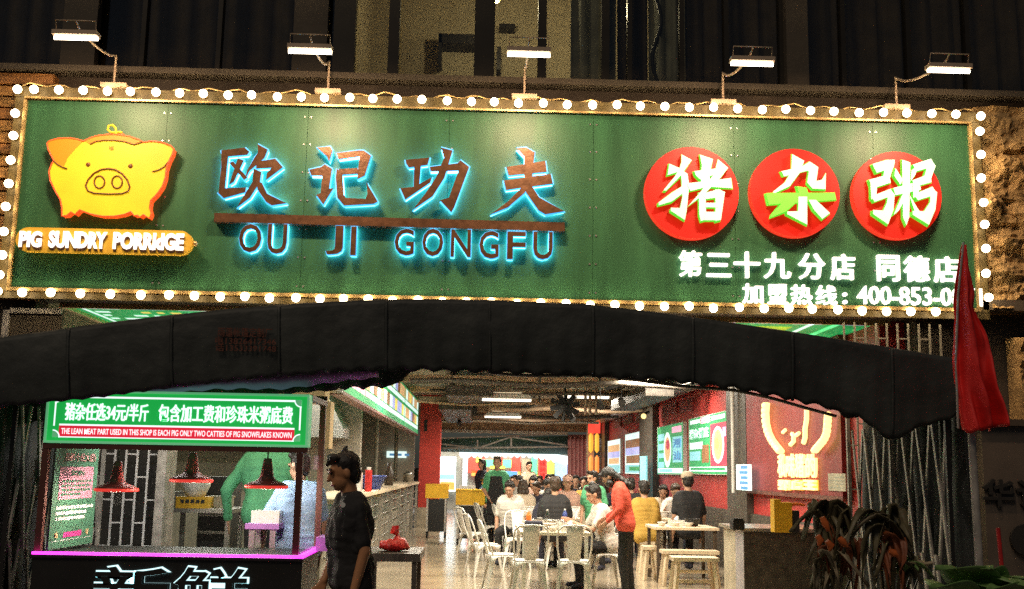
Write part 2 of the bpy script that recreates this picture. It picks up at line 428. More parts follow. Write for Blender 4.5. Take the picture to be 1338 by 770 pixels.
q = MB(); q.tube([P(858, y, 10.98) + V((.05*math.sin(y*.06), 0, 0)) for y in range(-40, 170, 12)], .022, 6); q.build('cable', 'black', bld)
# things inside the lit room: air vent outline, shelf, small switch
q = MB(); a = P(574, 52, 12.9); c = P(620, 92, 12.9)
q.box((a.x, 12.7, c.z), (a.x+.04, 12.98, a.z)); q.box((a.x, 12.7, a.z-.12), (c.x, 12.98, a.z)); q.build('shelf_bracket', 'mullion', bld)
q = MB(); a = P(652, 40, 12.9); q.box((a.x, 12.8, a.z), (a.x+.2, 12.99, a.z+.05)); q.box((a.x-.02, 12.8, a.z-.55), (a.x+.03, 12.99, a.z-.25)); q.build('shelf_bracket', 'mullion', bld)
for px, py in ((648, -1), (779, 1)):
    c = P(px, py, 11.6)
    t = thing('ceiling_bulb', c, 'small bright bulb hanging in the lit upper window %s' % ('over the middle dark mullion' if px < 700 else 'beside the slanting curtain'), 'lamp', 'bulbs in the upper room')
    q = MB(); q.sphere(c, .05, 12, 8); q.build('bulb', 'warm_neon', t)
    q = MB(); q.cone(c+V((0,0,.045)), c+V((0,0,.9)), .012, .012, 6); q.build('cord', 'black', t)
    l = bpy.data.lights.new('bulb_light', 'POINT'); l.energy = 20; l.color = (1, .85, .55); l.shadow_soft_size = .05
    o = bpy.data.objects.new('bulb_light', l); COL.objects.link(o); o.location = (0, 0, -.12); o.parent = t

# ------------------------------------------------------------------ left cladding and right rock wall
cl = thing('timber_cladding', (-5.2, 10.2, 0), 'orange brown horizontal timber boards beside the left end of the sign', 'cladding')
xl = P(24, 250, 10.2).x + .25; z = 3.08; k = 0
while z < 5.28:
    h = .105 + .02*random.random(); yy = 10.16+.03*random.random()
    q = MB(); q.box((xl-2.6, yy, z), (xl, 10.298, z+h-.018)); q.build('plank', 'plank' if k % 3 else 'plank_b', cl); z += h; k += 1
def rock(name, p0, p1, z0, z1, Y, label, amp=.12, seed=0, m='rock'):
    x0 = P(p0, 300, Y).x; x1 = P(p1, 300, Y).x
    nx = int((x1-x0)/.03)+1; nz = int((z1-z0)/.03)+1; rows = []
    for j in range(nz+1):
        r = []
        for i in range(nx+1):
            x = x0+(x1-x0)*i/nx; zz = z0+(z1-z0)*j/nz; pt = V((x*2.4+seed, zz*3.6, seed))
            d = noise.hetero_terrain(pt, 1., 2., 5, .6)*amp + amp*.35*noise.cell(V((x*6+.4*noise.noise(pt*2), zz*8+.4*noise.noise(pt*2+V((5,0,0))), seed)))+amp*.3*noise.noise(pt*6)
            r.append(V((x, Y-d if 0 < i < nx and 0 < j < nz else Y+.12, zz)))
        rows.append(r)
    q = MB(); q.sheet(rows, None, False); o = q.build(name, m); 
    return tag(rebase(o, (x0, Y, z0)), label, 'rock wall')
rock('rock_wall', 1276, 1500, 3.14, 5.25, 10.22, 'brown rough rock relief wall right of the sign bulbs', seed=4)
rock('rock_wall', 1314, 1500, 2.02, 2.92, 10.15, 'golden rough rock relief panel below the ledge behind the red flag', .1, seed=9)
t = thing('neighbour_shopfront', (5.6, 10.0, 0), 'dark brown neighbouring shop panel with black characters at the right edge', 'shopfront')
a = P(1282, 556, 10.0)
q = MB(); q.box((a.x, 10.0, .1), (a.x+3, 10.29, a.z)); q.build('panel', 'neigh', t)
q = MB(); q.box((a.x-.05, 9.95, a.z), (a.x+3, 10.29, a.z+.06)); q.build('ledge', 'facade_dark', t)
q = MB(); a2 = P(1290, 392, 10.05); q.box((a2.x-.05, 10.03, a2.z-.1), (a2.x+3, 10.29, a2.z)); q.build('ledge', 'facade', t)
o0 = P(1283, 663, 10.0); text('华记', 'lettering', 'black', t, (o0.x, 9.998, o0.z), .62, .26, ext=.03, bold=.02)
q = MB(); c = P(1338, 705, 10); q.cone((c.x, 9.995, c.z), (c.x, 9.96, c.z), .14, .14, 20); q.build('emblem', 'black', t)
t = thing('wall_panel', (-4.6, 10.28, 2.8), 'faint brown framed panel on the wall below the left end of the sign', 'panel')
a = P(12, 406, 10.28); c = P(78, 470, 10.28)
q = MB(); q.box((a.x, 10.25, c.z-.3), (c.x, 10.297, a.z)); q.build('panel', 'facade', t)
q = MB(); q.box((a.x-.03, 10.22, c.z-.3), (a.x+.03, 10.249, a.z)); q.box((a.x+.031, 10.22, a.z-.03), (c.x, 10.249, a.z+.02)); q.build('frame', 'rod', t)

# ------------------------------------------------------------------ signboard
def S3(px, py, out=0.): return P(px, py, SY) + NF*out
c0, c1, c2, c3 = P(26, 120, SY), P(1278, 152, SY), P(0, 382, SY), P(1286, 411, SY)
BX0, BX1, BZ0, BZ1 = (c0.x+c2.x)/2, (c1.x+c3.x)/2, (c2.z+c3.z)/2, (c0.z+c1.z)/2
sg = thing('signboard', ((BX0+BX1)/2, 10.15, BZ0), 'wide green illuminated signboard with pig emblem, Chinese characters and a border of round bulbs', 'sign')
q = MB()
seams = [BX0+.09] + [P(p, 250, SY).x for p in (212, 398, 585, 775, 960, 1143)] + [BX1-.09]
for i in range(7):
    q = MB(); q.box((seams[i]+(.0015 if i else 0), SY+random.uniform(0, .002), BZ0+.05), (seams[i+1]-(.0015 if i < 6 else 0), SY+.12, BZ1-.09)); q.build('panel', 'sign_green', sg)
q = MB(); q.box((BX0+.06, SY+.125, BZ0), (BX1-.06, 10.29, BZ1-.05)); q.build('backing_box', 'facade_dark', sg)
q = MB()                                   # gold inner frame
fx0, fx1, fz0, fz1 = BX0+.06, BX1-.06, BZ0+.02, BZ1-.06
q.box((fx0, SY-.03, fz1-.018), (fx1, SY+.02, fz1)); q.box((fx0, SY-.03, fz0), (fx1, SY+.02, fz0+.03))
q.box((fx0, SY-.03, fz0+.03), (fx0+.03, SY+.02, fz1-.03)); q.box((fx1-.03, SY-.03, fz0+.03), (fx1, SY+.02, fz1-.03)); q.build('frame', 'gold', sg)
q = MB()                                   # bulb rail
q.box((BX0-.05, SY+.03, BZ1-.045), (BX1+.05, SY+.09, BZ1+.055)); q.box((BX0-.05, SY+.03, BZ0-.045), (BX1+.05, SY+.09, BZ0+.015))
q.box((BX0-.045, SY+.03, BZ0+.02), (BX0+.045, SY+.09, BZ1-.05)); q.box((BX1-.045, SY+.03, BZ0+.02), (BX1+.045, SY+.09, BZ1-.05)); q.build('bulb_rail', 'rail', sg)
bm_ = MB(); bm_.sphere((0, -.052, 0), .039, 12, 8); bm_.v = [v for v in bm_.v]
bulb0 = bm_.build('bulb', 'bulb'); sk = MB(); sk.cone((0, .03, 0), (0, -.018, 0), .026, .022, 8); sock0 = sk.build('socket', 'socket')
cnt = 0
def put_bulb(p):
    global cnt
    p = V(p)+V((random.uniform(-.008, .008), 0, random.uniform(-.008, .008)))
    o, k2 = (bulb0, sock0) if cnt == 0 else (bulb0.copy(), sock0.copy())
    if cnt: COL.objects.link(o); COL.objects.link(k2)
    o.parent = sg; o.location = V(p)-sg.location; k2.parent = o; cnt += 1
top = [26] + [47+31.56*i for i in range(40)]
for px in top: put_bulb((P(px, 120+32*(px-26)/1252, SY).x, SY, BZ1))
bot = [1, 31, 69, 108, 147, 186, 223, 257, 289, 322, 354, 388, 420, 450] + [482+32.1*i for i in range(25)]
for px in bot:
    if px < 1292: put_bulb((P(px, 382+29*px/1286, SY).x, SY, BZ0))
for py in (151, 180, 210, 241, 272, 304, 335, 360): put_bulb((BX0, SY, P(10, py, SY).z))
for py in (174, 204, 235, 266, 296, 327, 359, 389): put_bulb((BX1, SY, P(1290, py, SY).z))
q = MB(); q.tube([(BX0+(BX1-BX0)*i/120, SY+.06-.02*math.sin(i), BZ1+.075+.018*math.sin(i*1.7)+.012*math.sin(i*.6)) for i in range(121)], .009, 5); q.build('wire', 'gold', sg)
for xx in seams[1:-1]:
    for k in range(7):
        for s_ in (-.03, .03): q = MB(); q.cone((xx+s_, SY+.001, BZ0+.12+(BZ1-BZ0-.3)*k/6), (xx+s_, SY-.006, BZ0+.12+(BZ1-BZ0-.3)*k/6), .010, .008, 8); q.build('screw', 'steel', sg)

# brush characters drawn stroke by stroke (photo region, scale) -> slabs on the board
def strokes(name, polys, ox, oy, sc, out, depth, face, side, parent, backing=None, led=None, grow=.013):
    q = MB(); q2 = MB(); q3 = MB()
    for i, pl in enumerate(polys):
        pts = [S3(ox+x/sc, oy+y/sc, 0) for x, y in pl]
        off = out + .0016*i
        q.prism([p+NF*off for p in pts], NF, depth, face, side)
        if backing:
            c = sum(pts, V((0,0,0)))/len(pts)
            q2.prism([p+(p-c).normalized()*grow+NF*(off-depth-.002) for p in pts], NF, (out-depth-.055) if led else .02, backing, backing)
            if led: q3.prism([p+NF*(.020+.0012*i) for p in pts], NF, .014, led, led)
    o = q.build(name, None, parent)
    if backing: q2.build('glow_edge', None, o)
    if led: q3.build('led_strip', None, o)
    return o
OU = [[(95,88),(225,72),(250,95),(238,112),(120,122),(100,105)], [(96,90),(134,112),(114,305),(80,327),(95,180)], [(78,323),(112,298),(232,294),(228,320),(108,352)],
      [(140,158),(162,150),(240,238),(222,252)], [(188,133),(220,145),(165,262),(140,277)],
      [(298,55),(352,85),(335,130),(255,200),(228,248),(240,200),(280,130),(300,100)], [(290,152),(370,140),(395,135),(437,182),(345,252),(350,215),(375,185),(290,190)],
      [(275,190),(318,210),(310,265),(255,350),(185,404),(215,350),(270,265)], [(288,258),(322,270),(350,330),(457,382),(375,394),(345,375),(300,310)]]
JI = [[(626,72),(697,66),(710,88),(692,150),(680,120)], [(582,195),(650,180),(668,165),(708,190),(692,300),(716,298),(660,388),(622,335),(645,325),(655,230),(595,228)],
      [(735,103),(860,88),(885,90),(924,118),(890,228),(850,247),(850,218),(862,122),(745,137)], [(746,193),(850,186),(857,217),(755,224)],
      [(735,190),(767,215),(774,330),(785,352),(895,358),(905,330),(900,268),(962,372),(940,384),(775,394),(738,350),(730,240)]]
GONG = [[(132,140),(245,130),(264,128),(254,167),(150,182),(135,160)], [(180,165),(217,165),(207,285),(176,302)], [(103,298),(180,290),(277,238),(268,267),(130,360)],
        [(266,180),(420,160),(435,143),(484,180),(402,402),(385,432),(323,365),(372,350),(425,202),(270,204)], [(328,73),(392,90),(377,140),(347,240),(282,342),(173,417),(240,330),(300,240),(345,130)]]
FU = [[(690,180),(905,146),(914,207),(703,227)], [(676,255),(935,218),(947,272),(688,307)], [(746,76),(800,73),(847,100),(830,250),(792,322),(700,402),(603,442),(700,370),(768,300),(788,240),(788,120)],
      [(793,273),(827,280),(872,350),(1010,425),(905,442),(868,420),(798,320)]]
for nm, pl, ox, oy, sc in (('ou', OU, 270, 180, 4.279), ('ji', JI, 270, 180, 4.279), ('gong', GONG, 500, 180, 4.277), ('fu', FU, 500, 180, 4.277)):
    strokes('letter', pl, ox, oy, sc, .10, .012, 'copper', 'copper', sg, 'cyan', 'cyan_led')
a, c = S3(283, 281), S3(737, 300)
b = MB(); A0, A1 = S3(283, 281), S3(737, 293.5); h = .085
b.prism([A0+NF*.085, A1+NF*.085, A1+NF*.085-V((0,0,h)), A0+NF*.085-V((0,0,h))], NF, .08, 'copper'); b.build('rule', None, sg)
def sign_text(body, p0, p1, name, m, out, ext, bold, side=None, parent=None, spacing=1., heavy=0.):
    """p0 = lower left pixel, p1 = upper right pixel on the board"""
    A, B = S3(*p0), S3(*p1); sl = (S3(p1[0], p0[1]+(p1[0]-p0[0])*.0235)-A)
    up = V((0, 0, B.z - S3(p1[0], p0[1]+(p1[0]-p0[0])*.0235).z))
    return text(body, name, m, parent or sg, A+NF*out, sl.length, up.length, (sl.x, 0, 0), (0,0,1), ext, bold, side, spacing, heavy=heavy)
for ch, x0, x1, y1, y0 in (('O', 314, 343, 296, 332), ('U', 351, 376, 296, 334), ('J', 427, 449, 298, 335), ('I', 459, 466, 299, 336), ('G', 516, 541, 302, 336), ('O', 552, 579, 302, 337),
                           ('N', 589, 615, 303, 338), ('G', 626, 651, 305, 340), ('F', 662, 686, 306, 341), ('U', 696, 721, 306, 341)):
    o = sign_text(ch, (x0, y0), (x1, y1), 'letter', 'copper', .085, .010, .012)
    sign_text(ch, (x0-.7, y0+.7), (x1+.7, y1-.7), 'glow_edge', 'cyan', .045, .037, .018, parent=o); sign_text(ch, (x0, y0), (x1, y1), 'led_strip', 'cyan_led', .008, .014, .012, parent=o)
# red discs with pale green characters
ZHU = [[(320,135),(384,170),(312,270),(225,360),(208,358),(280,270),(310,215),(320,180)], [(245,193),(318,225),(302,242),(233,264)], [(315,230),(357,255),(367,330),(352,480),(340,542),(253,485),(253,466),(310,468),(325,400),(320,300)],
       [(330,328),(337,370),(260,427),(178,452),(178,433),(260,373)], [(433,138),(514,165),(497,235),(492,322),(438,322),(445,200)], [(398,240),(540,223),(537,257),(435,292),(408,267)],
       [(545,168),(607,220),(562,280),(460,382),(360,457),(348,470),(430,378),(520,258)], [(353,316),(480,303),(625,283),(634,347),(480,337),(373,364)],
       [(425,375),(467,385),(472,540),(438,550),(428,510)], [(528,353),(587,370),(562,542),(528,552)], [(440,383),(550,353),(582,370),(560,402),(470,414)], [(465,438),(547,438),(547,466),(465,466)], [(465,494),(547,494),(547,546),(458,546)]]
ZA = [[(1005,133),(1080,175),(1052,250),(990,332),(888,380),(888,365),(960,308),(1000,240)], [(938,240),(1060,213),(1115,180),(1167,215),(1155,300),(1190,292),(1214,250),(1212,352),(1130,347),(1098,310),(1108,240),(1100,237),(955,272)]]
ZA_L = [[(843,375),(1268,373),(1277,417),(860,447)], [(1033,333),(1095,343),(1105,388),(1050,388)]]
ZA2 = [[(1043,398),(1097,398),(1097,572),(973,507),(973,490),(1040,488)], [(1105,418),(1150,418),(1237,500),(1190,537),(1138,480)]]
ZA2_L = [[(958,408),(1022,440),(962,490),(873,527),(878,505),(930,450)]]
ZHOU = [[(232,130),(290,113),(324,112),(320,142),(250,167)], [(288,115),(324,122),(302,192),(273,197)], [(218,195),(300,173),(307,207),(230,232)], [(222,195),(252,205),(247,260),(226,277)], [(226,265),(305,233),(322,257),(240,287)],
        [(298,240),(322,255),(317,320),(295,380),(233,337),(233,320),(275,323),(290,290)], [(353,113),(387,125),(382,350),(370,384),(356,350)], [(316,230),(425,203),(430,237),(325,260)], [(325,148),(354,195),(345,217),(320,180)], [(420,128),(407,175),(388,202),(390,160)],
        [(355,253),(367,270),(337,325),(316,342)], [(378,253),(412,310),(427,332),(403,325)], [(395,135),(470,110),(489,140),(410,162)], [(463,113),(489,140),(467,202),(438,197)], [(393,200),(465,173),(472,207),(400,227)], [(395,200),(422,210),(417,265),(396,272)],
        [(398,258),(475,226),(494,257),(415,282)], [(468,228),(494,250),(487,320),(460,384),(393,342),(393,326),(440,328),(465,290)]]
for cx, cy, rr, chars in ((901.5, 255, 64, ((ZHU, 820, 180, 4.8125, 'mint'),)), (1035, 255, 61.5, ((ZA, 820, 180, 4.8125, 'mint'), (ZA_L, 820, 180, 4.8125, 'lime'), (ZA2, 820, 180, 4.8125, 'mint'), (ZA2_L, 820, 180, 4.8125, 'lime'))), (1167.5, 258, 61, ((ZHOU, 1060, 180, 3.209, 'mint'),))):
    c = S3(cx, cy); R = rr*10/FPX*.985
    q = MB(); q.cone(c, c+NF*.10, R, R, 56, 'red_rim', caps=False)
    q.add([c+NF*.10+V((R*math.cos(2*PI*k/56), 0, R*math.sin(2*PI*k/56))) for k in range(56)], [tuple(range(56))], 'red_disc')
    d = q.build('disc', None, sg)
    out = .16
    for pl, ox, oy, sc, fm in chars:
        strokes('letter', pl, ox, oy, sc, out, .030, fm, 'mint_side', d, 'mint_side', None, .012); out += .004
# small white lines
for ch, x0, x1 in (('第', 887, 916), ('三', 923, 954), ('十', 959, 992), ('九', 998, 1032), ('分', 1043, 1077), ('店', 1085, 1116), ('同', 1146, 1174), ('德', 1181, 1213), ('店', 1220, 1252)):
    dy = (x0-887)*.0235 - 3
    sign_text(ch, (x0, 364+dy+(.5 if ch != '三' else 0)), (x1, 332+dy+(3 if ch == '三' else 0)), 'letter', 'white_glow', .01, .03, .004, heavy=.006)
for ch, x0, x1 in (('加', 970, 996), ('盟', 1003, 1028), ('热', 1033, 1060), ('线', 1066, 1092)):
    dy = (x0-970)*.0235
    sign_text(ch, (x0, 398+dy-1), (x1, 373+dy-1), 'letter', 'white_glow', .01, .03, .004, heavy=.005)
sign_text(':', (1100, 398), (1106, 383), 'letter', 'white_glow', .01, .03, .03)
sign_text('400-853-0871', (1119, 398), (1282, 378), 'lettering', 'white_glow', .01, .03, .012)

# pig emblem: outline slab, ear and snout lines
def E3(x, y, out=.10): return S3(50+x/3.852, 150+y/3.852, out)
pig_out = [(66,160),(78,148),(120,137),(170,134),(215,140),(245,150),(268,140),(310,124),(365,117),(420,117),(475,126),(520,142),(545,155),(590,150),(640,157),(680,172),(697,188),(690,215),(672,250),(660,285),(655,330),(640,375),(612,415),(582,445),(577,480),(585,510),(575,534),(545,515),(530,528),(515,518),(500,522),(484,500),(450,515),(400,524),(340,524),(280,512),(228,492),(205,515),(185,502),(165,520),(140,522),(140,480),(132,440),(105,395),(82,345),(76,300),(90,262),(100,245),(84,215),(72,190)]
pg = MB(); pg.prism([E3(x, y) for x, y in pig_out], NF, .095, 'pig_yellow', 'pig_edge'); pig = pg.build('emblem', None, sg)
def line3(pts, w, out, name, m, closed=False, parent=pig):
    q = MB(); q.tube([E3(x, y, out) for x, y in pts], w/3.852/2*10/FPX, 6, m, closed); return q.build(name, None, parent)
line3([(x, y) for x, y in pig_out], 9, .101, 'outline', 'pig_edge', True)
ear = [(66,160),(78,148),(120,137),(170,134),(215,140),(245,150),(210,185),(170,230),(150,275),(118,262),(98,240),(84,215),(72,190)]
q = MB(); q.prism([E3(x, y, .103) for x, y in ear], NF, .002, 'pig_orange'); q.build('ear', None, pig)
back = [(252,148),(310,128),(365,121),(420,121),(475,130),(528,152),(500,166),(450,152),(400,146),(350,146),(310,152),(280,164)]
q = MB(); q.prism([E3(x, y, .1045) for x, y in back], NF, .002, 'pig_orange'); q.build('back', None, pig)
line3([(280,165),(310,152),(350,146),(400,146),(450,152),(500,168),(540,155)], 7, .105, 'line', 'pig_line')
line3([(98,248),(120,268),(145,281),(166,288)], 9, .105, 'line', 'pig_line'); line3([(590,302),(620,295),(650,278),(668,255)], 8, .103, 'line', 'pig_line')
sn = [(258,372),(272,340),(300,310),(335,292),(370,287),(405,292),(440,312),(465,342),(478,378),(470,400),(440,412),(370,414),(300,410),(270,398)]
line3(sn, 10, .104, 'snout', 'pig_line', True)
for cx in (327, 415): line3([(cx+26*math.cos(2*PI*k/14), 354+31*math.sin(2*PI*k/14)) for k in range(14)], 9, .104, 'nostril', 'pig_line', True)
for cx, cy in ((270, 266), (481, 274)):
    q = MB(); q.sphere(E3(cx, cy, .1), .0066*3.4, 10, 6, sc=(1, .5, 1)); q.build('eye', 'pig_line', pig)
line3([(400,125),(408,105),(405,80),(388,66),(370,72),(366,90),(378,102),(400,104),(420,102),(438,104)], 12, .09, 'tail', 'pig_yellow')
line3([(392,125),(398,112),(420,116),(445,112)], 10, .075, 'tail_back', 'pig_edge')
o = E3(372, 195, .1045); text('福', 'mark', 'pig_line', pig, o, .045, .04, ext=.001)
# yellow capsule label with white lettering
cap = [];  L0, L1 = S3(43, 318), S3(238, 320.5); r = .112
L0 = S3(44, 316.5); L1 = S3(240, 321)
for k in range(13): t = PI/2+PI*k/12; cap.append(L0+V((r*math.cos(t), 0, r*math.sin(t))))
for k in range(13): t = -PI/2+PI*k/12; cap.append(L1+V((r*math.cos(t), 0, r*math.sin(t))))
q = MB(); q.prism([p+NF*.13 for p in cap], NF, .07, 'label_yellow'); lab = q.build('name_plate', None, sg)
q = MB(); q.sphere(L1+V((r+.02, -.1, 0)), .026, 8, 6); q.build('tip', 'gold', lab)
for wd, x0, x1 in (('PIG', 33, 62), ('SUNDRY', 71, 146), ('PORRIdGE', 154, 245)):
    dy = (x0-33)*.0235
    sign_text(wd, (x0, 325+dy+2), (x1, 305+dy+2), 'lettering', 'white_glow', .145, .012, .045, parent=lab)
    sign_text(wd, (x0, 328.5+dy+2), (x1, 308.5+dy+2), 'lettering_edge', 'pig_line', .131, .008, .05, parent=lab)

# gooseneck flood lamps on top of the board
for i, (bx, hx, where) in enumerate(((148, 99, 'above the pig emblem'), (428, 405, 'above the first brush characters'), (685, 691, 'over the middle of the sign'), (945, 983, 'above the first red disc'), (1172, 1240, 'above the third red disc'))):
    base = V((P(bx, 120+32*(bx-26)/1252, SY).x, SY+.0, BZ1+.085)); head = P(hx, (49, 67, 71, 83, 92)[i], 8.97)
    t = thing('flood_lamp', base, 'lit gooseneck flood lamp on the sign top, %s' % where, 'lamp', 'gooseneck lamps on the signboard')
    q = MB(); q.box(base+V((-.12, -.03, -.025)), base+V((.12, .05, .015))); q.build('bracket', 'lamp_paint', t)
    up = base+V((0, 0, .30)); pts = [base, base+V((0,0,.15))]
    hh = head+V((0, .06, .10))
    for k in range(9):
        s = k/8; pts.append((1-s)**2*up+2*s*(1-s)*V((up.x+(hh.x-up.x)*.08, up.y-.25, hh.z))+s*s*hh)
    q = MB(); q.tube(pts, .012, 7); q.build('arm', 'lamp_paint', t)
    hd = MB(); hd.box(head+V((-.19, -.05, .012)), head+V((.19, .06, .05))); h_ = hd.build('lamp_head', 'lamp_paint', t)
    q = MB(); q.cone(head+V((-.185, .01, -.005)), head+V((.185, .01, -.005)), .017, .017, 8); q.build('flood_tube', 'tube', h_)
    q = MB(); q.tube([head+V((-.17,.0,.05)), head+V((-.17,-.03,.14)), head+V((.17,-.03,.14)), head+V((.17,0,.05))], .006, 5); q.tube([head+V((0,-.03,.14)), hh], .008, 5); q.build('yoke', 'lamp_paint', t)
    area('flood_light', head+V((0, .02, -.03)), .36, .09, 33, (1, .66, .40), aim(V((0, .62, -1.0))), t, 160)
# ------------------------------------------------------------------ lit green soffit under the sign
so_ = thing('soffit_lightbox', (0, 10.6, 3.2), 'green printed light box ceiling just under the signboard above the black canopy', 'light box')
SZ = 3.085; q = MB(); q.box((-4.05, 10.6, SZ), (4.0, 12.9, SZ+.12)); q.build('panel', 'soffit_green', so_)
q = MB(); q.box((-4.1, 10.56, SZ-.03), (4.05, 10.598, SZ+.1)); q.box((-4.1, 12.902, SZ-.03), (4.05, 12.94, SZ+.1)); q.box((-4.1, 10.6, SZ-.03), (-4.052, 12.9, SZ+.1)); q.box((4.002, 10.6, SZ-.03), (4.05, 12.9, SZ+.1)); q.build('frame', 'gold', so_)
random.seed(5); q = MB()
def dash(x0, x1, y0, y1, m, lv=0): q.add([(x0, y0, SZ-.004-.0015*lv), (x1, y0, SZ-.004-.0015*lv), (x1, y1, SZ-.004-.0015*lv), (x0, y1, SZ-.004-.0015*lv)], [(0, 1, 2, 3)], m)
for row in range(7):
    y = 10.95+row*.24; x = -3.9
    while x < -1.2:
        w = random.uniform(.05, .2)
        if random.random() < .75: dash(x, x+w, y, y+.1, random.choice(['lb_white', 'lb_yellow', 'lb_white', 'lb_green']))
        x += w+.07
dash(.9, 3.2, 11.0, 12.2, 'soffit_lime')
for k in range(90):
    x = random.uniform(.95, 3.1); y = random.uniform(11.0, 12.15); dash(x, x+random.uniform(.04, .16), y, y+.04, random.choice(['lb_yellow', 'soffit_green', 'lb_white', 'soffit_lime']), 1)
for x in range(18): dash(-3.9+x*.44, -3.9+x*.44+.3, 10.66, 10.80, random.choice(['lb_cyan', 'lb_violet', 'lb_white']))
dash(3.3, 3.36, 10.7, 12.7, 'lb_white'); dash(3.55, 3.62, 10.7, 12.7, 'ban_green'); dash(-3.97, -3.93, 10.7, 12.7, 'lb_white')
q.build('print', None, so_)['kind'] = 'stuff'

# ------------------------------------------------------------------ folding canopy
CF = 7.6
tp = [(-60,449),(0,441),(60,433),(131,423),(220,412),(300,404),(400,396),(480,392),(560,391),(640,392),(770,398),(850,407),(950,421),(1050,436),(1150,452),(1245,468),(1257,482)]
bt = [(-60,540),(0,533),(100,524),(190,513),(260,504),(330,497),(400,491),(480,488),(550,487),(640,490),(720,493),(800,496),(880,502),(960,511),(1030,525),(1090,538),(1120,546),(1140,560),(1155,574),(1175,576),(1195,562),(1215,556),(1240,550),(1257,536)]
def lerp(tab, x):
    for (a, b_), (c, d) in zip(tab, tab[1:]):
        if x <= c: return b_+(d-b_)*(x-a)/(c-a)
    return tab[-1][1]
cn = thing('folding_canopy', (0, 8.6, 0), 'wide black retractable arched canopy with scalloped front valance in front of the entrance', 'canopy')
def valance(Y, dtop, dbot, scal, wave, name, m, y0=-60, y1=1257, s=1.):
    rows = [[] for _ in range(15)]; n = 330
    for i in range(n+1):
        px = y0+(y1-y0)*i/n; a = P(px, lerp(tp, px), CF); c = P(px, lerp(bt, px), CF)
        c.z += scal*abs(math.sin(PI*px/27))*(1 if 420 < px < 1080 else .45) + (dbot if px < 500 or not dbot else dbot+min(.24, (px-500)*.004))
        a.z += dtop
        for j in range(15):
            t = j/14; p = a.lerp(c, t); fold = wave*t*(math.sin(px*.11)*.6+math.sin(px*.047+1.3)+.5*math.sin(px*.23))
            cr = .009*noise.noise(V((p.x*2.6, t*3.1, Y)))+.006*noise.noise(V((p.x*8, t*9, Y*2))) if 0 < i < n else 0
            rows[j].append(V((p.x*s, Y+fold*.5-.02*math.sin(PI*t)+cr, p.z)))
    q = MB(); q.sheet(rows); return q.build(name, m, cn, .006)
for px in (90, 225, 365, 505, 640, 775, 905, 1035, 1165):
    q = MB(); n_ = 9; rw = []
    for j in range(n_+1):
        t = j/n_; a_ = P(px, lerp(tp, px), CF); c_ = P(px, lerp(bt, px), CF); p = a_.lerp(c_, t*.97+.01)
        fold = .02*t*(math.sin(px*.11)*.6+math.sin(px*.047+1.3)+.5*math.sin(px*.23))
        y_ = CF+fold*.5-.02*math.sin(PI*t)-.006
        rw.append([V((p.x-.012, y_, p.z)), V((p.x, y_-.004, p.z)), V((p.x+.012, y_, p.z))])
    q.sheet(rw); q.build('seam', 'canopy', cn, .003)
va = valance(CF, 0, 0, .028, .02, 'valance', 'canopy')
valance(8.35, -.06, -.06, .03, .035, 'rear_valance', 'canopy', s=.99)
rows = []
for k in range(7):
    Y = CF+.004+k*.33; r = []
    for i in range(121):
        px = -60+1317*i/120; a = P(px, lerp(tp, px), CF); r.append(V((a.x, Y, a.z-.004-.05*(k % 2))))
    rows.append(r)
q = MB(); q.sheet(rows); q.build('roof', 'canopy', cn, .006)
for Y in (7.63, 8.3, 9.0, 9.6):
    q = MB(); q.tube([V((P(-50+1300*i/40, lerp(tp, -50+1300*i/40), CF).x, Y, P(-50+1300*i/40, lerp(tp, -50+1300*i/40), CF).z-.07)) for i in range(41)], .016, 6); q.build('hoop', 'rod', cn)
# thin cord and pipe hanging under the valance edge
q = MB(); q.tube([V((P(px, lerp(bt, px)-2, 7.72).x, 7.70+.0006*(px-640), P(px, lerp(bt, px)-3+2*math.sin(px*.03), 7.72).z)) for px in range(640, 1110, 12)], .012, 6); q.build('edge_pipe', 'rod', cn)
# inner fold at the left, magenta strip light put into its cloth colour
rows = [[], []]
for px in range(190, 500, 8):
    yy = lerp(bt, px); w = 3+9*math.exp(-((px-375)/70)**2)+3*math.sin(px*.09)**2
    a = P(px, yy-3, 7.75); c = P(px, yy+w, 7.75); rows[0].append(a); rows[1].append(c+V((0, .06, 0)))
q = MB(); q.sheet(rows); q.build('inner_hem', 'violet_light_paint', cn, .004)
# reddish print on the canopy front
for body, p0, p1 in (('雨篷帐篷定制厂', (284, 440), (356, 429)), ('电13826417346', (281, 450), (361, 441.5)), ('话13533391748', (281, 459), (361, 451))):
    A, B = P(p0[0], p0[1], CF-.045), P(p1[0], p1[1], CF-.045)
    text(body, 'printed_text', 'canopy_print', va, A, (B-A).x, (B-A).z, ext=.002, bold=.01)
# folding scissor sides
def scissor(sgn, X0, y0, y1, n, label_w):
    dy = (y1-y0)/n
    for k in range(n):
        ya = y0+dy*k
        for lay, (za, zb) in enumerate(((.95, 1.98), (1.98, .95), (.12, 1.02), (1.02, .12))):
            q = MB(); j = random.uniform(-.03, .03)
            q.bar((X0+.018*(lay % 2), ya+dy*.12+j, za), (X0+.018*(lay % 2), ya+dy*.88+j, zb), .014, .030); q.build('scissor_rod', 'rod', cn)
    for yy in (y0-.05, (y0+y1)/2, y1):
        q = MB(); q.bar((X0-.02*sgn, yy, .1), (X0-.02*sgn, yy, 2.2), .03, .03); q.build('post', 'rod' if yy != y0-.05 else 'dark_metal', cn)
random.seed(11)
xr = P(1243, 600, 7.66).x; xl = P(-4, 600, 7.66).x
scissor(1, xr, 7.72, 9.75, 7, ''); scissor(-1, xl, 7.9, 9.75, 6, '')
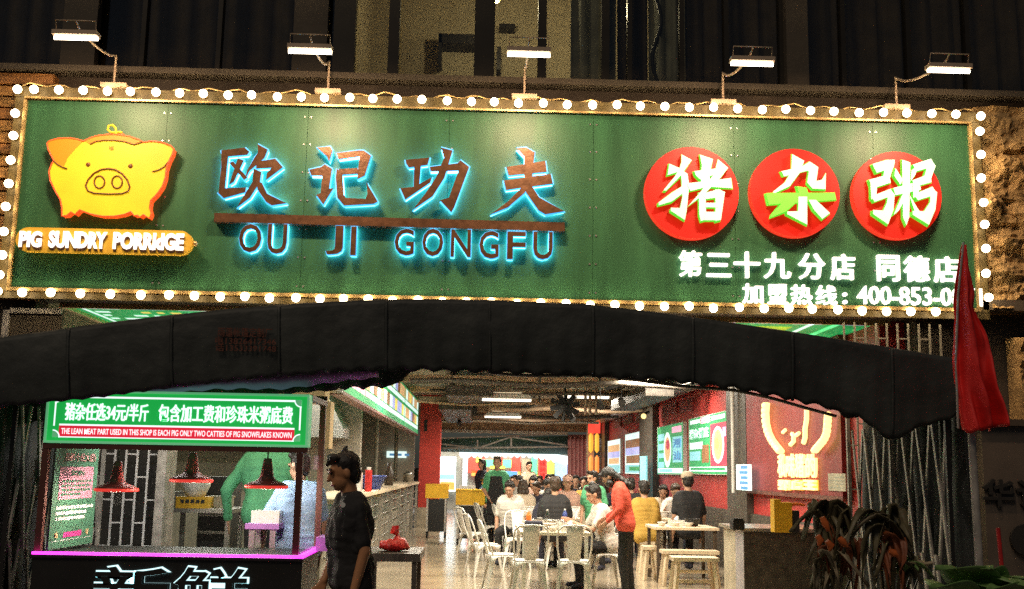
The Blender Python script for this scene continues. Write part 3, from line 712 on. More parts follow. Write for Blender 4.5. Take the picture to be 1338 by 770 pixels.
# dark side cloth gathered behind the rods (left and right)
for X0, sg_ in ((xl-.16, -1), (xr+.16, 1)):
    rows = []
    for j in range(6):
        z = .15+2.0*j/5
        rows.append([V((X0+.06*math.sin(k*1.7)+.02*math.sin(j+k), 7.75+2.0*k/40, z)) for k in range(41)])
    q = MB(); q.sheet(rows); q.build('side_cloth', 'canopy', cn, .006)
# ------------------------------------------------------------------ sliding grilles either side of the opening
def grille(X0, X1, Y, label, ZG=2.55, gm='grille'):
    g = thing('security_grille', ((X0+X1)/2, Y, .1), label, 'grille')
    n = max(2, round((X1-X0)/.105)); dx = (X1-X0)/n
    for k in range(n+1): q = MB(); q.box((X0+k*dx-.008, Y-.008, .1), (X0+k*dx+.008, Y+.008, ZG)); q.build('bar', gm, g)
    for k in range(n):
        z = .25+(.2 if k % 2 else 0)
        while z < ZG-.05: q = MB(); q.box((X0+k*dx+.0085, Y-.006, z), (X0+(k+1)*dx-.0085, Y+.006, z+.013)); q.build('rung', gm, g); z += .40
a, c = P(118, 640, 9.9).x, P(206, 640, 9.9).x
grille(a, c, 9.9, 'white barred sliding grille behind the food stall counter')
a2, c2 = P(1108, 600, 10.02).x, P(1236, 600, 10.02).x
grille(a2, c2, 10.02, 'white barred sliding grille right of the entrance behind the scissor rods', 3.0, 'grille_dull')
part('shutter_backing', 'black', ((-3.63, 10.2, .1), (-2.95, 10.25, 2.55)))
q = MB(); xx = P(209, 640, 9.9).x; q.box((xx-.03, 9.86, .1), (xx+.05, 10.2, 2.7)); q.build('door_post', 'rod', bld)

# ------------------------------------------------------------------ red flag
FY = 7.0
fl = thing('red_flag', P(1262, 700, FY), 'limp red flag hanging from a thin pale pole at the right end of the canopy', 'flag')
q = MB(); q.tube([P(1259, 317, FY), P(1252, 385, FY), P(1249, 470, FY), P(1252, 560, FY)], .008, 7); q.build('pole', 'rod', fl)
q = MB(); pbt = P(1268, 545, FY+.03); q.tube([pbt, V((pbt.x+.02, pbt.y, .1))], .026, 8); q.build('pole', 'rod', fl)
fL = [(320,1257),(350,1252),(395,1249),(430,1247),(470,1247),(510,1250),(540,1256),(559,1262)]
fR = [(320,1261),(350,1268),(380,1280),(400,1277),(430,1288),(470,1298),(500,1303),(540,1314),(556,1315)]
rows = []
for j in range(45):
    t = j/44; r = []
    for k in range(41):
        s = k/40; tt = t*(1-.05*max(0, s-.75)/.25+.012*math.sin(s*21)); yy = 320+241*tt
        lx = lerp(fL, yy)+1.2*math.sin(t*17); rx = lerp(fR, yy)+1.8*math.sin(t*13+1)
        px = lx+(rx-lx)*(s+.05*math.sin(2*PI*s+t*4)*t)
        dp = .16*t**.6*(.55*math.sin(s*7.2+1.0+t*1.6)+.30*math.sin(s*15-t*3.2)+.2*math.sin(s*27+t*5)*t) + .02*noise.noise(V((s*6, t*9, 3)))
        r.append(P(px, yy+4*t*math.sin(s*9), FY)+V((0, dp, 0)))
    rows.append(r)
q = MB(); q.sheet(rows); q.build('cloth', 'flag', fl, .004)

# ------------------------------------------------------------------ food stall
BY = 7.75
bo = thing('food_stall', (P(230, 700, BY).x, BY+.4, .1), 'street food stall with a lit green price board, glass front and magenta strip light', 'stall')
def B3(px, py, out=0.): return P(px, py, BY)+NF*out
bl, br, bt_, bb = B3(66, 514), B3(403, 517), B3(240, 515.5), B3(230, 578.5)
x0, x1, z1, z0 = (B3(66,514).x+B3(60,577).x)/2, (B3(403,517).x+B3(398,580).x)/2, bt_.z, bb.z
q = MB(); q.box((x0, BY, z0), (x1, BY+.12, z1)); lb = q.build('light_box', 'booth_green', bo)
q = MB(); e = .016
for a, c in (((x0-e, BY-.012, z1+.0005), (x1+e, BY+.13, z1+e)), ((x0-e, BY-.012, z0-e), (x1+e, BY+.13, z0-.0005)), ((x0-e, BY-.012, z0), (x0-.0005, BY+.13, z1)), ((x1+.0005, BY-.012, z0), (x1+e, BY+.13, z1))): q.box(a, c)
q.build('rim', 'booth_trim', lb)
W_, H_ = x1-x0, z1-z0
def bq(u0, v0, u1, v1, m, lv=1):          # print on the light box, u right v down, 0..1
    pr = MB(); pr.add([(x0+u0*W_, BY-.0012*lv, z1-v1*H_), (x0+u1*W_, BY-.0012*lv, z1-v1*H_), (x0+u1*W_, BY-.0012*lv, z1-v0*H_), (x0+u0*W_, BY-.0012*lv, z1-v0*H_)], [(0, 1, 2, 3)], m); pr.build('stripe', None, lb)
bq(.045, .075, .955, .115, 'booth_white'); bq(.022, .20, .028, .70, 'booth_white'); bq(.972, .20, .978, .70, 'booth_white')
bq(.045, .655, .955, .69, 'booth_white', 2); bq(.045, .915, .955, .935, 'booth_white', 2); bq(.045, .69, .955, .915, 'booth_red', 1)
for cu, cv, a0 in ((.022, .075, 0), (.978, .075, 90), (.978, .93, 180), (.022, .93, 270)):
    cx, cz = x0+cu*W_, z1-cv*H_
    for r0, m, lv in ((.052, 'booth_white', 3), (.044, 'booth_trim', 4)):
        vs = [(cx, BY-.0012*lv, cz)]
        for k in range(9):
            t = math.radians(a0-90*k/8) if True else 0
            sx = 1 if cu < .5 else -1; sz = -1 if cv < .5 else 1; tt = PI/2*k/8
            vs.append((cx+sx*r0*math.cos(tt), BY-.0012*lv, cz+sz*r0*math.sin(tt)))
        pr = MB(); pr.add(vs, [(0, k+1, k+2) for k in range(8)], m); pr.build('corner_print', None, lb)
def btext(body, u0, v0, u1, v1, m, bold, ext=.004, heavy=0.):
    text(body, 'lettering', m, lb, (x0+u0*W_, BY-.002, z1-v1*H_), (u1-u0)*W_, (v1-v0)*H_, ext=ext, bold=bold, heavy=heavy)
btext('猪杂任选34元/半斤', .065, .22, .385, .58, 'booth_white', .003, heavy=.0022); btext('包含加工费和珍珠米粥底费', .425, .215, .945, .575, 'booth_white', .003, heavy=.0022)
btext('THE LEAN MEAT PART USED IN THIS SHOP IS EACH PIG ONLY TWO CATTIES OF PIG SNOWFLAKES KNOWN', .055, .745, .945, .865, 'booth_white', .008, .003)
LZ = B3(225, 725).z                       # ledge height
x1s = x1-.03; YB = 8.62                   # right post / rear
fr = MB()
fr.box((x0-.02, BY-.005, z0-.055), (x1+.02, BY+.06, z0-.018)); fr.build('header_bar', 'booth_frame', bo)
for xx, yy, hh in ((x0-.0, BY+.02, z0-.056), (x1-.035, BY+.02, z0-.056), (x0, YB, z1+.03), (x1-.01, YB, z1+.05)):
    q = MB(); q.box((xx-.022, yy-.022, LZ+.013), (xx+.022, yy+.022, hh)); q.build('post', 'booth_frame', bo)
q = MB(); q.box((x1-.02, BY+.125, z1-.02), (x1+.02, YB+.022, z1+.02)); q.box((x0-.02, YB-.02, z1+.031), (x1+.02, YB+.02, z1+.06)); q.build('top_rail', 'booth_frame', bo)
q = MB(); q.box((x0-.03, BY-.03, LZ-.03), (x1+.03, YB+.05, LZ-.012)); q.build('counter', 'dark_metal', bo)
q = MB(); q.box((x0-.02, BY-.034, LZ-.008), (x1+.02, BY-.012, LZ+.009)); q.box((x1-.005, BY-.011, LZ-.010), (x1+.02, YB, LZ+.012)); q.build('strip_light', 'led_pink', bo)
q = MB(); q.box((x0+.02, BY+.010, LZ+.014), (x1-.06, BY+.016, z0-.057)); q.build('glass_front', 'clear', bo)
q = MB(); q.box((x0-.02, BY-.015, .12), (x1+.02, BY+.02, LZ-.031)); q.build('front_panel', 'dark_metal', bo)
q = MB(); q.box((x1-.03, BY+.021, .12), (x1, YB, LZ-.031)); q.build('side_panel', 'dark_metal', bo)
q = MB(); q.box((x0, BY+.021, .12), (x0+.03, YB, LZ-.031)); q.build('side_panel', 'dark_metal', bo)
q = MB(); q.box((x1-.012, BY+.05, LZ+.013), (x1-.006, YB-.03, z0-.06)); q.build('glass_side', 'clear', bo)
q = MB(); q.box((x1+.03, YB-.35, LZ+.0), (x1+.23, YB-.02, LZ+.10)); q.build('side_tray', M['led_pink'] if False else 'violet_light_paint', bo)
q = MB(); q.cone((x0+.25, YB-.05, z1-.03), (x1-.25, YB-.05, z1-.03), .016, .016, 8); q.build('added_tube', 'lumi', bo)  # added tube, hidden behind the price board to brighten the workers
area('stall_fill', ((x0+x1)/2, YB-.03, z1-.06), 1.3, .05, 30, (1, .95, .88), aim(V((0, .55, -1))), bo)  # fill light that goes with the added tube
# outlined neon characters on the dark front
A, B = P(120, 803, BY-.02), P(222, 741, BY-.02)
text('新', 'lettering', 'black', bo, (A.x, BY-.03, A.z), (B-A).x, (B-A).z, ext=.018, bold=.015); text('新', 'lettering_outline', 'neon_white', bo, (A.x-.012, BY-.018, A.z-.01), (B-A).x+.024, (B-A).z+.02, ext=.006, bold=.034, shear=.0)
A, B = P(226, 806, BY-.02), P(326, 742, BY-.02)
text('鲜', 'lettering', 'black', bo, (A.x, BY-.03, A.z), (B-A).x, (B-A).z, ext=.018, bold=.01); text('鲜', 'lettering_outline', 'neon_white', bo, (A.x-.012, BY-.018, A.z-.01), (B-A).x+.024, (B-A).z+.02, ext=.006, bold=.026)
# three red heat lamps
for i, (px, pt, pb, Yl) in enumerate(((152, 603, 642, 8.0), (250, 588, 630, 8.05), (348, 594, 638, 7.95))):
    c = P(px, pb, Yl); wv = ('before the white grille', 'above the yellow scale', 'before the green shirted worker')[i]
    t = thing('heat_lamp', c, 'red cone heat lamp hanging in the food stall %s' % wv, 'lamp', 'red heat lamps in the stall')
    q = MB(); q.lathe(c, [(.150, .0), (.152, .020), (.128, .036), (.07, .055), (.048, .085), (.036, .16), (.028, .21), (.0, .212)], 22); q.build('lamp_shade', 'red_lamp', t)
    q = MB(); q.lathe(c, [(.140, -.002), (.153, .001), (.155, .018), (.150, .021)], 22); q.build('rim', 'red_lamp_rim', t)
    q = MB(); q.cone(c+V((0, 0, .21)), V((c.x, c.y, z1+.02)), .006, .006, 6); q.build('cord', 'black', t)
    q = MB(); q.sphere(c+V((0, 0, .03)), .03, 10, 6); q.build('bulb', 'warm_neon', t)
    l = bpy.data.lights.new('heat_light', 'POINT'); l.energy = 16; l.color = (1, .80, .62); l.shadow_soft_size = .05
    o = bpy.data.objects.new('heat_light', l); COL.objects.link(o); o.location = (0, .02, -.05); o.parent = t
q = MB(); q.box((x0, 7.99, z1+.021), (x1, 8.03, z1+.03)); q.build('lamp_rail', 'booth_frame', bo)
# green notice board standing along the left side of the stall
pa, pb_ = P(62, 724, BY+.06), P(120, 712, YB-.05); ztop = z0+.02
u = V((pb_.x-pa.x, pb_.y-pa.y, 0)); L = u.length; u.normalize(); nn = V((u.y, -u.x, 0))
nb = thing('notice_board', (pa.x, pa.y, LZ+.013), 'tall green printed notice board leaning inside the left end of the food stall', 'board')
zb = LZ+.014; q = MB(); q.prism([V((pa.x, pa.y, zb)), V((pa.x, pa.y, zb))+u*L, V((pa.x, pa.y, ztop))+u*L, V((pa.x, pa.y, ztop))], nn, .015, 'board_green'); q.build('panel', None, nb)
def nq(u0, v0, u1, v1, m, lv=1):
    H = ztop-zb; o = V((pa.x, pa.y, zb))+nn*.001*lv
    pr.add([o+u*L*u0+V((0,0,H*(1-v1))), o+u*L*u1+V((0,0,H*(1-v1))), o+u*L*u1+V((0,0,H*(1-v0))), o+u*L*u0+V((0,0,H*(1-v0)))], [(0,1,2,3)], m)
pr = MB(); nq(.12, .26, .9, .56, 'print_rose'); nq(.05, .93, .95, .935, 'print_white'); nq(.3, .86, .72, .91, 'print_magenta')
def ntext(body, u0, v0, u1, v1, m, bold=.01):
    H = ztop-zb; text(body, 'lettering', m, nb, V((pa.x, pa.y, zb))+nn*.0015+u*L*u0+V((0,0,H*(1-v1))), L*(u1-u0), H*(v1-v0), u, (0,0,1), .003, bold)
ntext('原料十足大厨!', .2, .13, .92, .21, 'print_pink', .02); ntext('V', .36, .005, .48, .055, 'print_pink', .05); ntext('温馨提示', .36, .295, .68, .345, 'board_green')
for k in range(4):
    x_ = .18
    while x_ < (.86, .84, .8, .6)[k]: w_ = random.uniform(.03, .07); nq(x_, .385+.04*k, x_+w_, .407+.04*k, 'board_green', 2); x_ += w_+.012
for k in range(3):
    x_ = .1
    while x_ < (.9, .72, .74)[k]: w_ = random.uniform(.04, .09); nq(x_, .62+.05*k, x_+w_, .65+.05*k, 'print_white', 2); x_ += w_+.01
pr.build('print', None, nb)
for s in (.14, .84):
    q = MB(); c = V((pa.x, pa.y, zb))+u*L*s+V((0,0,(ztop-zb)*.12)); q.cone(c+nn*.001, c+nn*.006, .022, .022, 12); q.build('ornament', 'tan', nb)
# ------------------------------------------------------------------ interior structure
WX = 3.95                                   # right wall
def wallx(px): return PX(px, 600, WX).y
LX = -1.5
# columns on the right wall, exposed pipes
for p0, p1, d in ((958, 984, .10), (843, 861, .14), (788, 796, .14)):
    y1, y0 = wallx(p0), wallx(p1)
    q = MB(); q.box((WX-d, y0, G0), (WX+.1, y1, CE)); q.build('column', 'dark_col', bld)
y = wallx(972)
q = MB(); q.cone((WX-.16, y, 1.3), (WX-.16, y, CE), .03, .03, 8); q.build('pipe', 'white_paint', bld)
# dark skirting below the red wall and shelf with small bright things
q = MB(); q.box((WX-.05, 10.9, G0), (WX-.001, wallx(800), 1.02)); q.build('dado', 'dark_col', bld)
# ceiling beams, purlins, ducts
for i, (Y, z, h, m) in enumerate(((17.5, 3.22, .16, 'ceiling'), (20.5, 3.18, .14, 'beam'), (23.5, 3.2, .12, 'beam'), (26.5, 3.16, .14, 'beam'), (29.5, 3.12, .14, 'beam'), (32, 3.08, .14, 'beam'), (34, 3.02, .12, 'beam'))):
    part('beam', m, ((-1.6, Y, z), (3.8, Y+.18, z+h)))
for xx in (-.6, 1.3, 3.0): part('purlin', 'dark_col', ((xx-.04, 12, 3.32), (xx+.04, 35.8, 3.40)))
part('lintel', 'beam', ((-2, 35.9, 2.84), (4.2, 36.1, CE)))
part('opening_beam', 'white_paint', ((-1.9, 35.84, 2.74), (2.9, 35.898, 2.83)))
# red brackets of darker duct boxes at left of the luminaires
a = P(577, 510, 21); part('duct', 'dark_col', ((a.x+.1, 20.7, 2.95), (a.x+1.0, 23.3, 3.15)))
for Y in (19.2, 24.7):
    q = MB(); q.tube([(P(705, 520, Y).x, Y, CE), (P(705, 520, Y).x, Y, 3.06), (P(690, 520, Y).x, Y, 2.98), (P(670, 520, Y).x, Y, 2.98)], .03, 6); q.build('pipe', 'dark_col', bld)
for px in (765, 771, 779): 
    q = MB(); q.cone((P(px, 520, 22).x, 22, 2.7), (P(px, 520, 22).x, 22, CE), .03, .03, 6); q.build('pipe', 'beam', bld)
q = MB(); q.tube([V((1.9, 18.5, 3.2)), V((2.6, 18.2, 3.12)), V((3.2, 18.0, 3.2)), V((3.9, 17.8, 3.08))], .035, 6); q.tube([V((2.2, 19, 3.0)), V((2.9, 18.6, 3.2)), V((3.6, 18.4, 3.3))], .03, 6); q.build('pipe', 'black', bld)
# hanging luminaires
def luminaire(px, py, Y, w, power, lab, seen=True):
    c = P(px, py, Y); t = thing('ceiling_light', c, lab, 'ceiling light', 'hanging lights in the restaurant')
    q = MB(); q.prism([c+V((-w/2, -.16, .03)), c+V((w/2, -.16, .03)), c+V((w/2*.8, -.16, .10)), c+V((-w/2*.8, -.16, .10))], NF, -.32, 'white_paint'); q.build('housing', None, t)
    q = MB(); q.box(c+V((-w/2+.02, -.15, .0)), c+V((w/2-.02, .15, .028))); q.build('diffuser', 'lumi', t)
    q = MB()
    for s in (-.3, .3): q.cone(c+V((s*w, 0, .10)), V((c.x+s*w, c.y, CE)), .008, .008, 5)
    q.build('hanger', 'dark_col', t)
    q = MB(); q.box(c+V((-w*.3, -.12, .16)), c+V((w*.3, .12, .40))); q.build('ballast_box', 'tile_side', t)
    area('light', c+V((0, 0, -.02)), w, .3, power, (1, .89, .72), (0, 0, 0), t)
LP = 112
luminaire(662, 524, 21.5, 1.0, LP, 'white hanging ceiling light, the nearer of the pair over the aisle')
luminaire(657, 546, 27.5, .95, LP, 'white hanging ceiling light, the farther and lower of the pair over the aisle')
for k, (x, Y, where) in enumerate(((.3, 13.25, 'near the entrance'), (2.2, 13.25, 'near the bull shaped neon'), (1.6, 15.5, 'over the long table'), (2.9, 18.5, 'by the first poster'), (2.4, 24.5, 'by the far posters'), (1.4, 33, 'before the rear opening'), (-.7, 16.5, 'by the serving counter'))):
    c = V((x, Y, 3.2)); t = thing('ceiling_light', c, 'white ceiling light above the frame of the canopy, %s' % where, 'ceiling light', 'hanging lights in the restaurant')
    q = MB(); q.box(c+V((-.5, -.12, .0)), c+V((.5, .12, .04))); q.build('diffuser', 'lumi', t)
    q = MB(); q.box(c+V((-.53, -.15, .041)), c+V((.53, .15, .218))); q.build('housing', 'white_paint', t)
    area('light', c+V((0, 0, -.02)), 1.0, .24, LP, (1, .89, .72), (0, 0, 0), t)
for (x, Y) in ((-2.6, 13.2), (-3.6, 14.8), (-3.0, 22)):
    c = V((x, Y, 3.2)); t = thing('kitchen_light', c, 'white fluorescent ceiling light over the kitchen %s' % {13.2: 'by the stall', 14.8: 'by the back wall', 22: 'behind the counter'}[Y], 'ceiling light')
    q = MB(); q.box(c+V((-.5, -.08, .0)), c+V((.5, .08, .04))); q.build('diffuser', 'lumi', t)
    q = MB(); q.box(c+V((-.52, -.1, .041)), c+V((.52, .1, .218))); q.build('housing', 'white_paint', t)
    area('light', c+V((0, 0, -.02)), 1.0, .16, 55, (1, .94, .84), (0, 0, 0), t)
random.seed(41)
for i, (x0_, x1_, Y_, z_, r_) in enumerate(((-1.2, 3.6, 18.6, 3.04, .05), (-1.0, 3.7, 21.9, 3.1, .035), (-1.3, 2.6, 22.6, 2.92, .03), (.2, 3.8, 25.4, 2.98, .05), (-1.2, 3.6, 28.2, 2.95, .04), (-1.2, 3.4, 31, 2.92, .04))):
    q = MB(); q.tube([(x0_+(x1_-x0_)*k/8, Y_+.03*math.sin(k*2), z_+.03*math.sin(k*1.3+i)) for k in range(9)], r_, 7); q.build('pipe', random.choice(['beam', 'dark_col', 'steel']), bld)
    for k in range(3):
        xx = x0_+(x1_-x0_)*(.15+.35*k); q = MB(); q.cone((xx, Y_, z_), (xx, Y_, CE), .008, .008, 5); q.build('hanger', 'dark_col', bld)
part('duct', 'stainless', ((3.46, 17.0, 3.05), (3.86, 35, 3.3)))
part('duct', 'dark_col', ((2.9, 19.0, 2.9), (3.4, 24, 3.12)))
part('duct', 'dark_col', ((-.9, 24.0, 2.86), (-.2, 31, 3.06)))
for px, py, Y in ((784, 528, 19), (812, 524, 19.5), (748, 545, 25), (620, 535, 24), (600, 552, 29)):
    c = P(px, py, Y); t = thing('track_spot', c, 'small black ceiling spot hanging %s' % {784: 'left of the dark column, nearer one', 812: 'just before the dark column', 748: 'behind the round fan', 620: 'left of the hanging lights', 600: 'by the red pillar'}[px], 'spot lamp')
    q = MB(); q.cone(c+V((0, -.08, -.05)), c+V((0, .08, .03)), .07, .05, 10); q.build('head', 'black', t); q = MB(); q.cone(c, V((c.x, c.y, CE)), .012, .012, 6); q.build('stem', 'black', t)
# wall fan, lamps
c = P(738, 531, 22)
t = thing('ceiling_fan', c, 'black round fan hanging from the ceiling right of the two hanging lights', 'fan')
q = MB()
for k in range(10): a = 2*PI*k/10; q.bar(c+V((.05*math.cos(a), -.06, .05*math.sin(a))), c+V((.30*math.cos(a+.2), -.02, .30*math.sin(a+.2))), .02, .10, 'black')
q.sphere(c, .11, 10, 8, 'black', (1, 1, 1)); q.build('guard', None, t)
q = MB(); q.cone(c+V((0,0,.09)), V((c.x, c.y, CE)), .02, .02, 6); q.build('hanger', 'black', t)
# spot lamps on column
for px, py, Y in ((841, 544, 22.3),):
    c = P(px, py, Y); t = thing('spot_lamp', c, 'tiny lit spot lamp on the dark column by the first poster', 'lamp')
    q = MB(); q.sphere(c, .055, 10, 6); q.build('bulb', 'warm_neon', t)
    q = MB(); q.cone(c+V((.0, .02, .03)), c+V((.12, .06, .1)), .03, .03, 6); q.build('arm', 'black', t)

# red panels in relief above the posters
for px, p2, y0, y1 in ((866, 884, 525, 545), (888, 905, 522, 541), (800, 811, 546, 560), (815, 826, 543, 556), (831, 840, 540, 553)):
    a, c = PX(px, y1, WX-.03), PX(p2, y0, WX-.03)
    q = MB(); q.box((WX-.035, c.y, a.z), (WX-.001, a.y, c.z)); q.build('relief_panel', 'red_dark' if px > 850 else 'booth_frame', bld)
# ------------------------------------------------------------------ posters (light boxes on the right wall)
def poster(p0, p1, yt, yb, lab, prints, chars=()):
    """p0/p1 left and right pixel column; yt top pixel at the right edge, yb bottom pixel"""
    Yn, Yf = wallx(p1), wallx(p0); zt = PX(p1, yt, WX).z; zb = PX(p1, yb, WX).z
    t = thing('menu_poster', (WX-.05, (Yn+Yf)/2, zb), lab, 'poster', 'lit posters on the red wall')
    q = MB(); q.box((WX-.07, Yn, zb), (WX-.001, Yf, zt)); q.build('frame', 'white_paint', t)
    Lw, H = Yf-Yn, zt-zb
    layers = {}
    for u0, v0, u1, v1, m, lv in prints:
        xx = WX-.072-.002*lv; q = layers.setdefault(m, MB()) if False else layers.setdefault('p', MB())
        if isinstance(u0, tuple): pass
        Y = lambda u: Yf-u*Lw
        Z = lambda v: zt-v*H
        if m.startswith('o:'):
            cu, cv, ru, rv = (u0+u1)/2, (v0+v1)/2, (u1-u0)/2, (v1-v0)/2
            q.add([(xx, Y(cu+ru*math.cos(2*PI*k/18)), Z(cv+rv*math.sin(2*PI*k/18))) for k in range(18)], [tuple(range(18))], m[2:])
        else: q.add([(xx, Y(u0), Z(v1)), (xx, Y(u1), Z(v1)), (xx, Y(u1), Z(v0)), (xx, Y(u0), Z(v0))], [(0, 1, 2, 3)], m)
    layers['p'].build('print', None, t)['kind'] = 'stuff'
    for body, u0, v0, u1, v1, m in chars:
        text(body, 'lettering', m, t, (WX-.086, Yf-u0*Lw, zt-v1*H), (u1-u0)*Lw, (v1-v0)*H, (0,-1,0), (0,0,1), .004, .02)
poster(905, 957, 536, 621, 'large lit green and white menu poster with an oval bowl picture, nearest the neon panel',
  [(.015,.01,.985,.99,'lb_green',0), (.05,.04,.33,.11,'lb_white',1), (.35,.02,.6,.13,'lb_pink',1), (.63,.04,.95,.11,'lb_white',1), (.6,.17,.985,.86,'lb_red',1), (.64,.22,.93,.82,'o:lb_white',2), (.68,.27,.89,.77,'o:lb_tan',3), (.72,.4,.8,.6,'o:lb_yellow',4),
   (.04,.44,.4,.56,'lb_white',1), (.04,.60,.34,.76,'lb_cyan',1), (.38,.5,.56,.8,'lb_brown',1), (.02,.87,.98,.95,'lb_white',1), (.06,.885,.94,.925,'lb_green',2), (.9,.25,.97,.4,'lb_violet',2)],
  (('猪杂粥底', .05, .2, .58, .38, 'lb_white'),))
poster(863, 898, 551, 621, 'lit green menu poster with a white leaf shaped dish picture, beside the largest poster',
  [(.015,.01,.985,.99,'lb_green',0), (.05,.16,.30,.86,'lb_cyan',1), (.08,.30,.3,.36,'lb_green',2), (.08,.50,.3,.56,'lb_green',2), (.08,.66,.3,.74,'lb_green',2), (.60,.06,.94,.18,'lb_pink',1), (.62,.26,.96,.76,'lb_cyan',1), (.28,.14,.58,.86,'o:lb_white',2), (.33,.24,.54,.74,'o:lb_tan',3), (.38,.3,.52,.5,'o:lb_red',4), (.03,.87,.97,.97,'lb_white',1), (.1,.89,.6,.95,'lb_cyan',2)],
  (('潮', .66, .30, .92, .48, 'lb_blue'), ('汕', .66, .54, .92, .72, 'lb_blue')))
poster(820, 842, 563, 620, 'pale lit poster with a food photograph just left of the dark column',
  [(.02,.01,.98,.99,'lb_white',0), (.05,.16,.95,.36,'lb_brown',1), (.05,.36,.95,.54,'lb_violet',1), (.1,.55,.9,.74,'lb_brown',1), (.04,.78,.96,.97,'lb_cyan',1), (.3,.82,.95,.92,'lb_green',2)])
poster(797, 814, 573, 619, 'smallest pale lit poster, the farthest along the red wall',
  [(.02,.01,.98,.99,'lb_white',0), (.05,.16,.95,.36,'lb_tan',1), (.05,.36,.95,.54,'lb_violet',1), (.1,.55,.9,.72,'lb_tan',1), (.04,.75,.96,.97,'lb_cyan',1)])
# ------------------------------------------------------------------ bull shaped neon panel
Yn, Yf = wallx(1112), wallx(985)
bp = thing('neon_panel', (WX-.1, (Yn+Yf)/2, 1.2), 'dark red wall panel with a horn shaped marquee of glowing bulbs and lit characters', 'sign')
zb = PX(1112, 650, WX-.1).z
q = MB(); q.box((WX-.10, Yn, zb), (WX-.002, Yf, 3.2)); q.build('panel', 'red_dark', bp)
q = MB(); q.box((WX-.115, Yn-.04, zb-.05), (WX-.01, Yf+.04, zb-.001)); q.build('edge', 'booth_frame', bp)
def N3(px, py, out=.03): return PX(px, py, WX-.10-out)
q = MB()
hornL = [(1003,527),(1002,540),(1003,554),(1006,566),(1011,576),(1017,584),(1022,590)]; hornR = [(1081,540),(1080,553),(1079,566),(1075,575),(1069,582),(1063,589)]
for ln in (hornL, hornR):
    q = MB(); q.tube([N3(*p) for p in ln], .035, 8); q.build('neon_tube', 'warm_neon', bp)
    for i in range(len(ln)-1):
        if i % 1 == 0:
            for s in (.25, .75):
                px = ln[i][0]+(ln[i+1][0]-ln[i][0])*s; py = ln[i][1]+(ln[i+1][1]-ln[i][1])*s
                q = MB(); q.sphere(N3(px-3.5 if ln is hornL else px+1.5, py, .09), .045, 8, 6); q.build('bulb', 'warm_neon', bp)
q = MB(); q.tube([N3(*p) for p in ((1054,536),(1054,548),(1052,560),(1052,572),(1050,579))], .028, 6); q.build('neon_line', 'warm_neon', bp)
q = MB(); q.tube([N3(*p) for p in ((1033,581),(1037,577),(1037,570),(1035,567))], .028, 6); q.tube([N3(*p) for p in ((1040,569),(1044,566))], .024, 6); q.build('neon_line', 'warm_neon', bp)
q = MB(); q.tube([N3(*p) for p in ((1023,565),(1026,562))], .024, 6); q.build('neon_line', 'warm_neon', bp)
for ch, pa0, pb0 in (('私', 1019, 1028), ('味', 1030, 1041), ('猪', 1042, 1053), ('的', 1056, 1068)):
    A, B = N3(pa0, 624, .02), N3(pb0, 593, .02)
    text(ch, 'letter', 'warm_neon', bp, A, A.y-B.y, B.z-A.z, (0,-1,0), (0,0,1), .03, .015)
for ch, pa0, pb0 in (('粥', 1019, 1033), ('底', 1036, 1049), ('王', 1052, 1068)):
    A, B = N3(pa0, 640, .02), N3(pb0, 627.5, .02)
    text(ch, 'letter', 'warm_neon', bp, A, A.y-B.y, B.z-A.z, (0,-1,0), (0,0,1), .03, .07)
    q = MB(); q.box((WX-.118, B.y, A.z), (WX-.102, A.y, B.z)); q.build('letter_tray', 'warm_yellow', bp)
A, B = N3(1083, 641, .01), N3(1105, 619, .01); q = MB(); q.box((WX-.115, B.y, A.z), (WX-.1015, A.y, B.z)); q.build('notice', 'tile_side', bp)
for k in range(4): q = MB(); q.box((WX-.1165, B.y+.05, A.z+(B.z-A.z)*(.15+.2*k)), (WX-.1152, A.y-.05-.2*(k % 2), A.z+(B.z-A.z)*(.22+.2*k))); q.build('print', 'curtain_grey', bp)
# blue-white hanging strip on the column and lantern pillar far back
t = thing('shop_banner', PX(973, 640, WX-.22), 'narrow blue and white banner hanging on the dark column beside the neon panel', 'banner')
a, c = PX(965, 640, WX-.2), PX(982, 607, WX-.2)
q = MB(); q.box((WX-.23, c.y, a.z), (WX-.2, a.y, c.z)); q.build('panel', 'lb_white', t)
for k in range(5): q = MB(); h = (c.z-a.z)/5; q.box((WX-.236, c.y+.1, a.z+h*(k+.15)), (WX-.2305, c.y+(.5+.1*(k % 2))*(a.y-c.y)+.1, a.z+h*(k+.75))); q.build('print', 'lb_blue', t)
t = thing('shop_banner', (WX-.3, wallx(838), 1.2), 'thin pale blue banner standing beside the dark column left of the first green poster', 'banner')
a, c = PX(838, 660, WX-.3), PX(846, 596, WX-.3); q = MB(); q.box((WX-.33, c.y, a.z), (WX-.3, a.y, c.z)); q.build('panel', 'lb_cyan', t)
t = thing('lantern_column', (WX-.4, 34, G0), 'brown column with stacked red and gold glowing lanterns beside the far posters', 'column')
q = MB(); q.box((WX-.55, 34.2, G0), (WX-.35, 34.6, CE)); q.build('post', 'beam', t)
for px in (772, 780):
    for k, (y0, y1) in enumerate(((566, 592), (595, 620))):
        a, c = P(px-3, y1, 34), P(px+3, y0, 34); q = MB(); n = 4
        q.lathe(((a.x+c.x)/2, 34, a.z), [(.01, 0), ((c.x-a.x)/2, .08), ((c.x-a.x)/2, (c.z-a.z)-.08), (.01, c.z-a.z)], 10); q.build('lantern', 'ban_orange' if k else 'warm_yellow', t)
a, c = P(769, 566, 34), P(784, 553, 34); q = MB(); q.box((a.x, 33.95, a.z), (c.x, 34.05, c.z)); q.build('sign_face', 'ban_red', t)

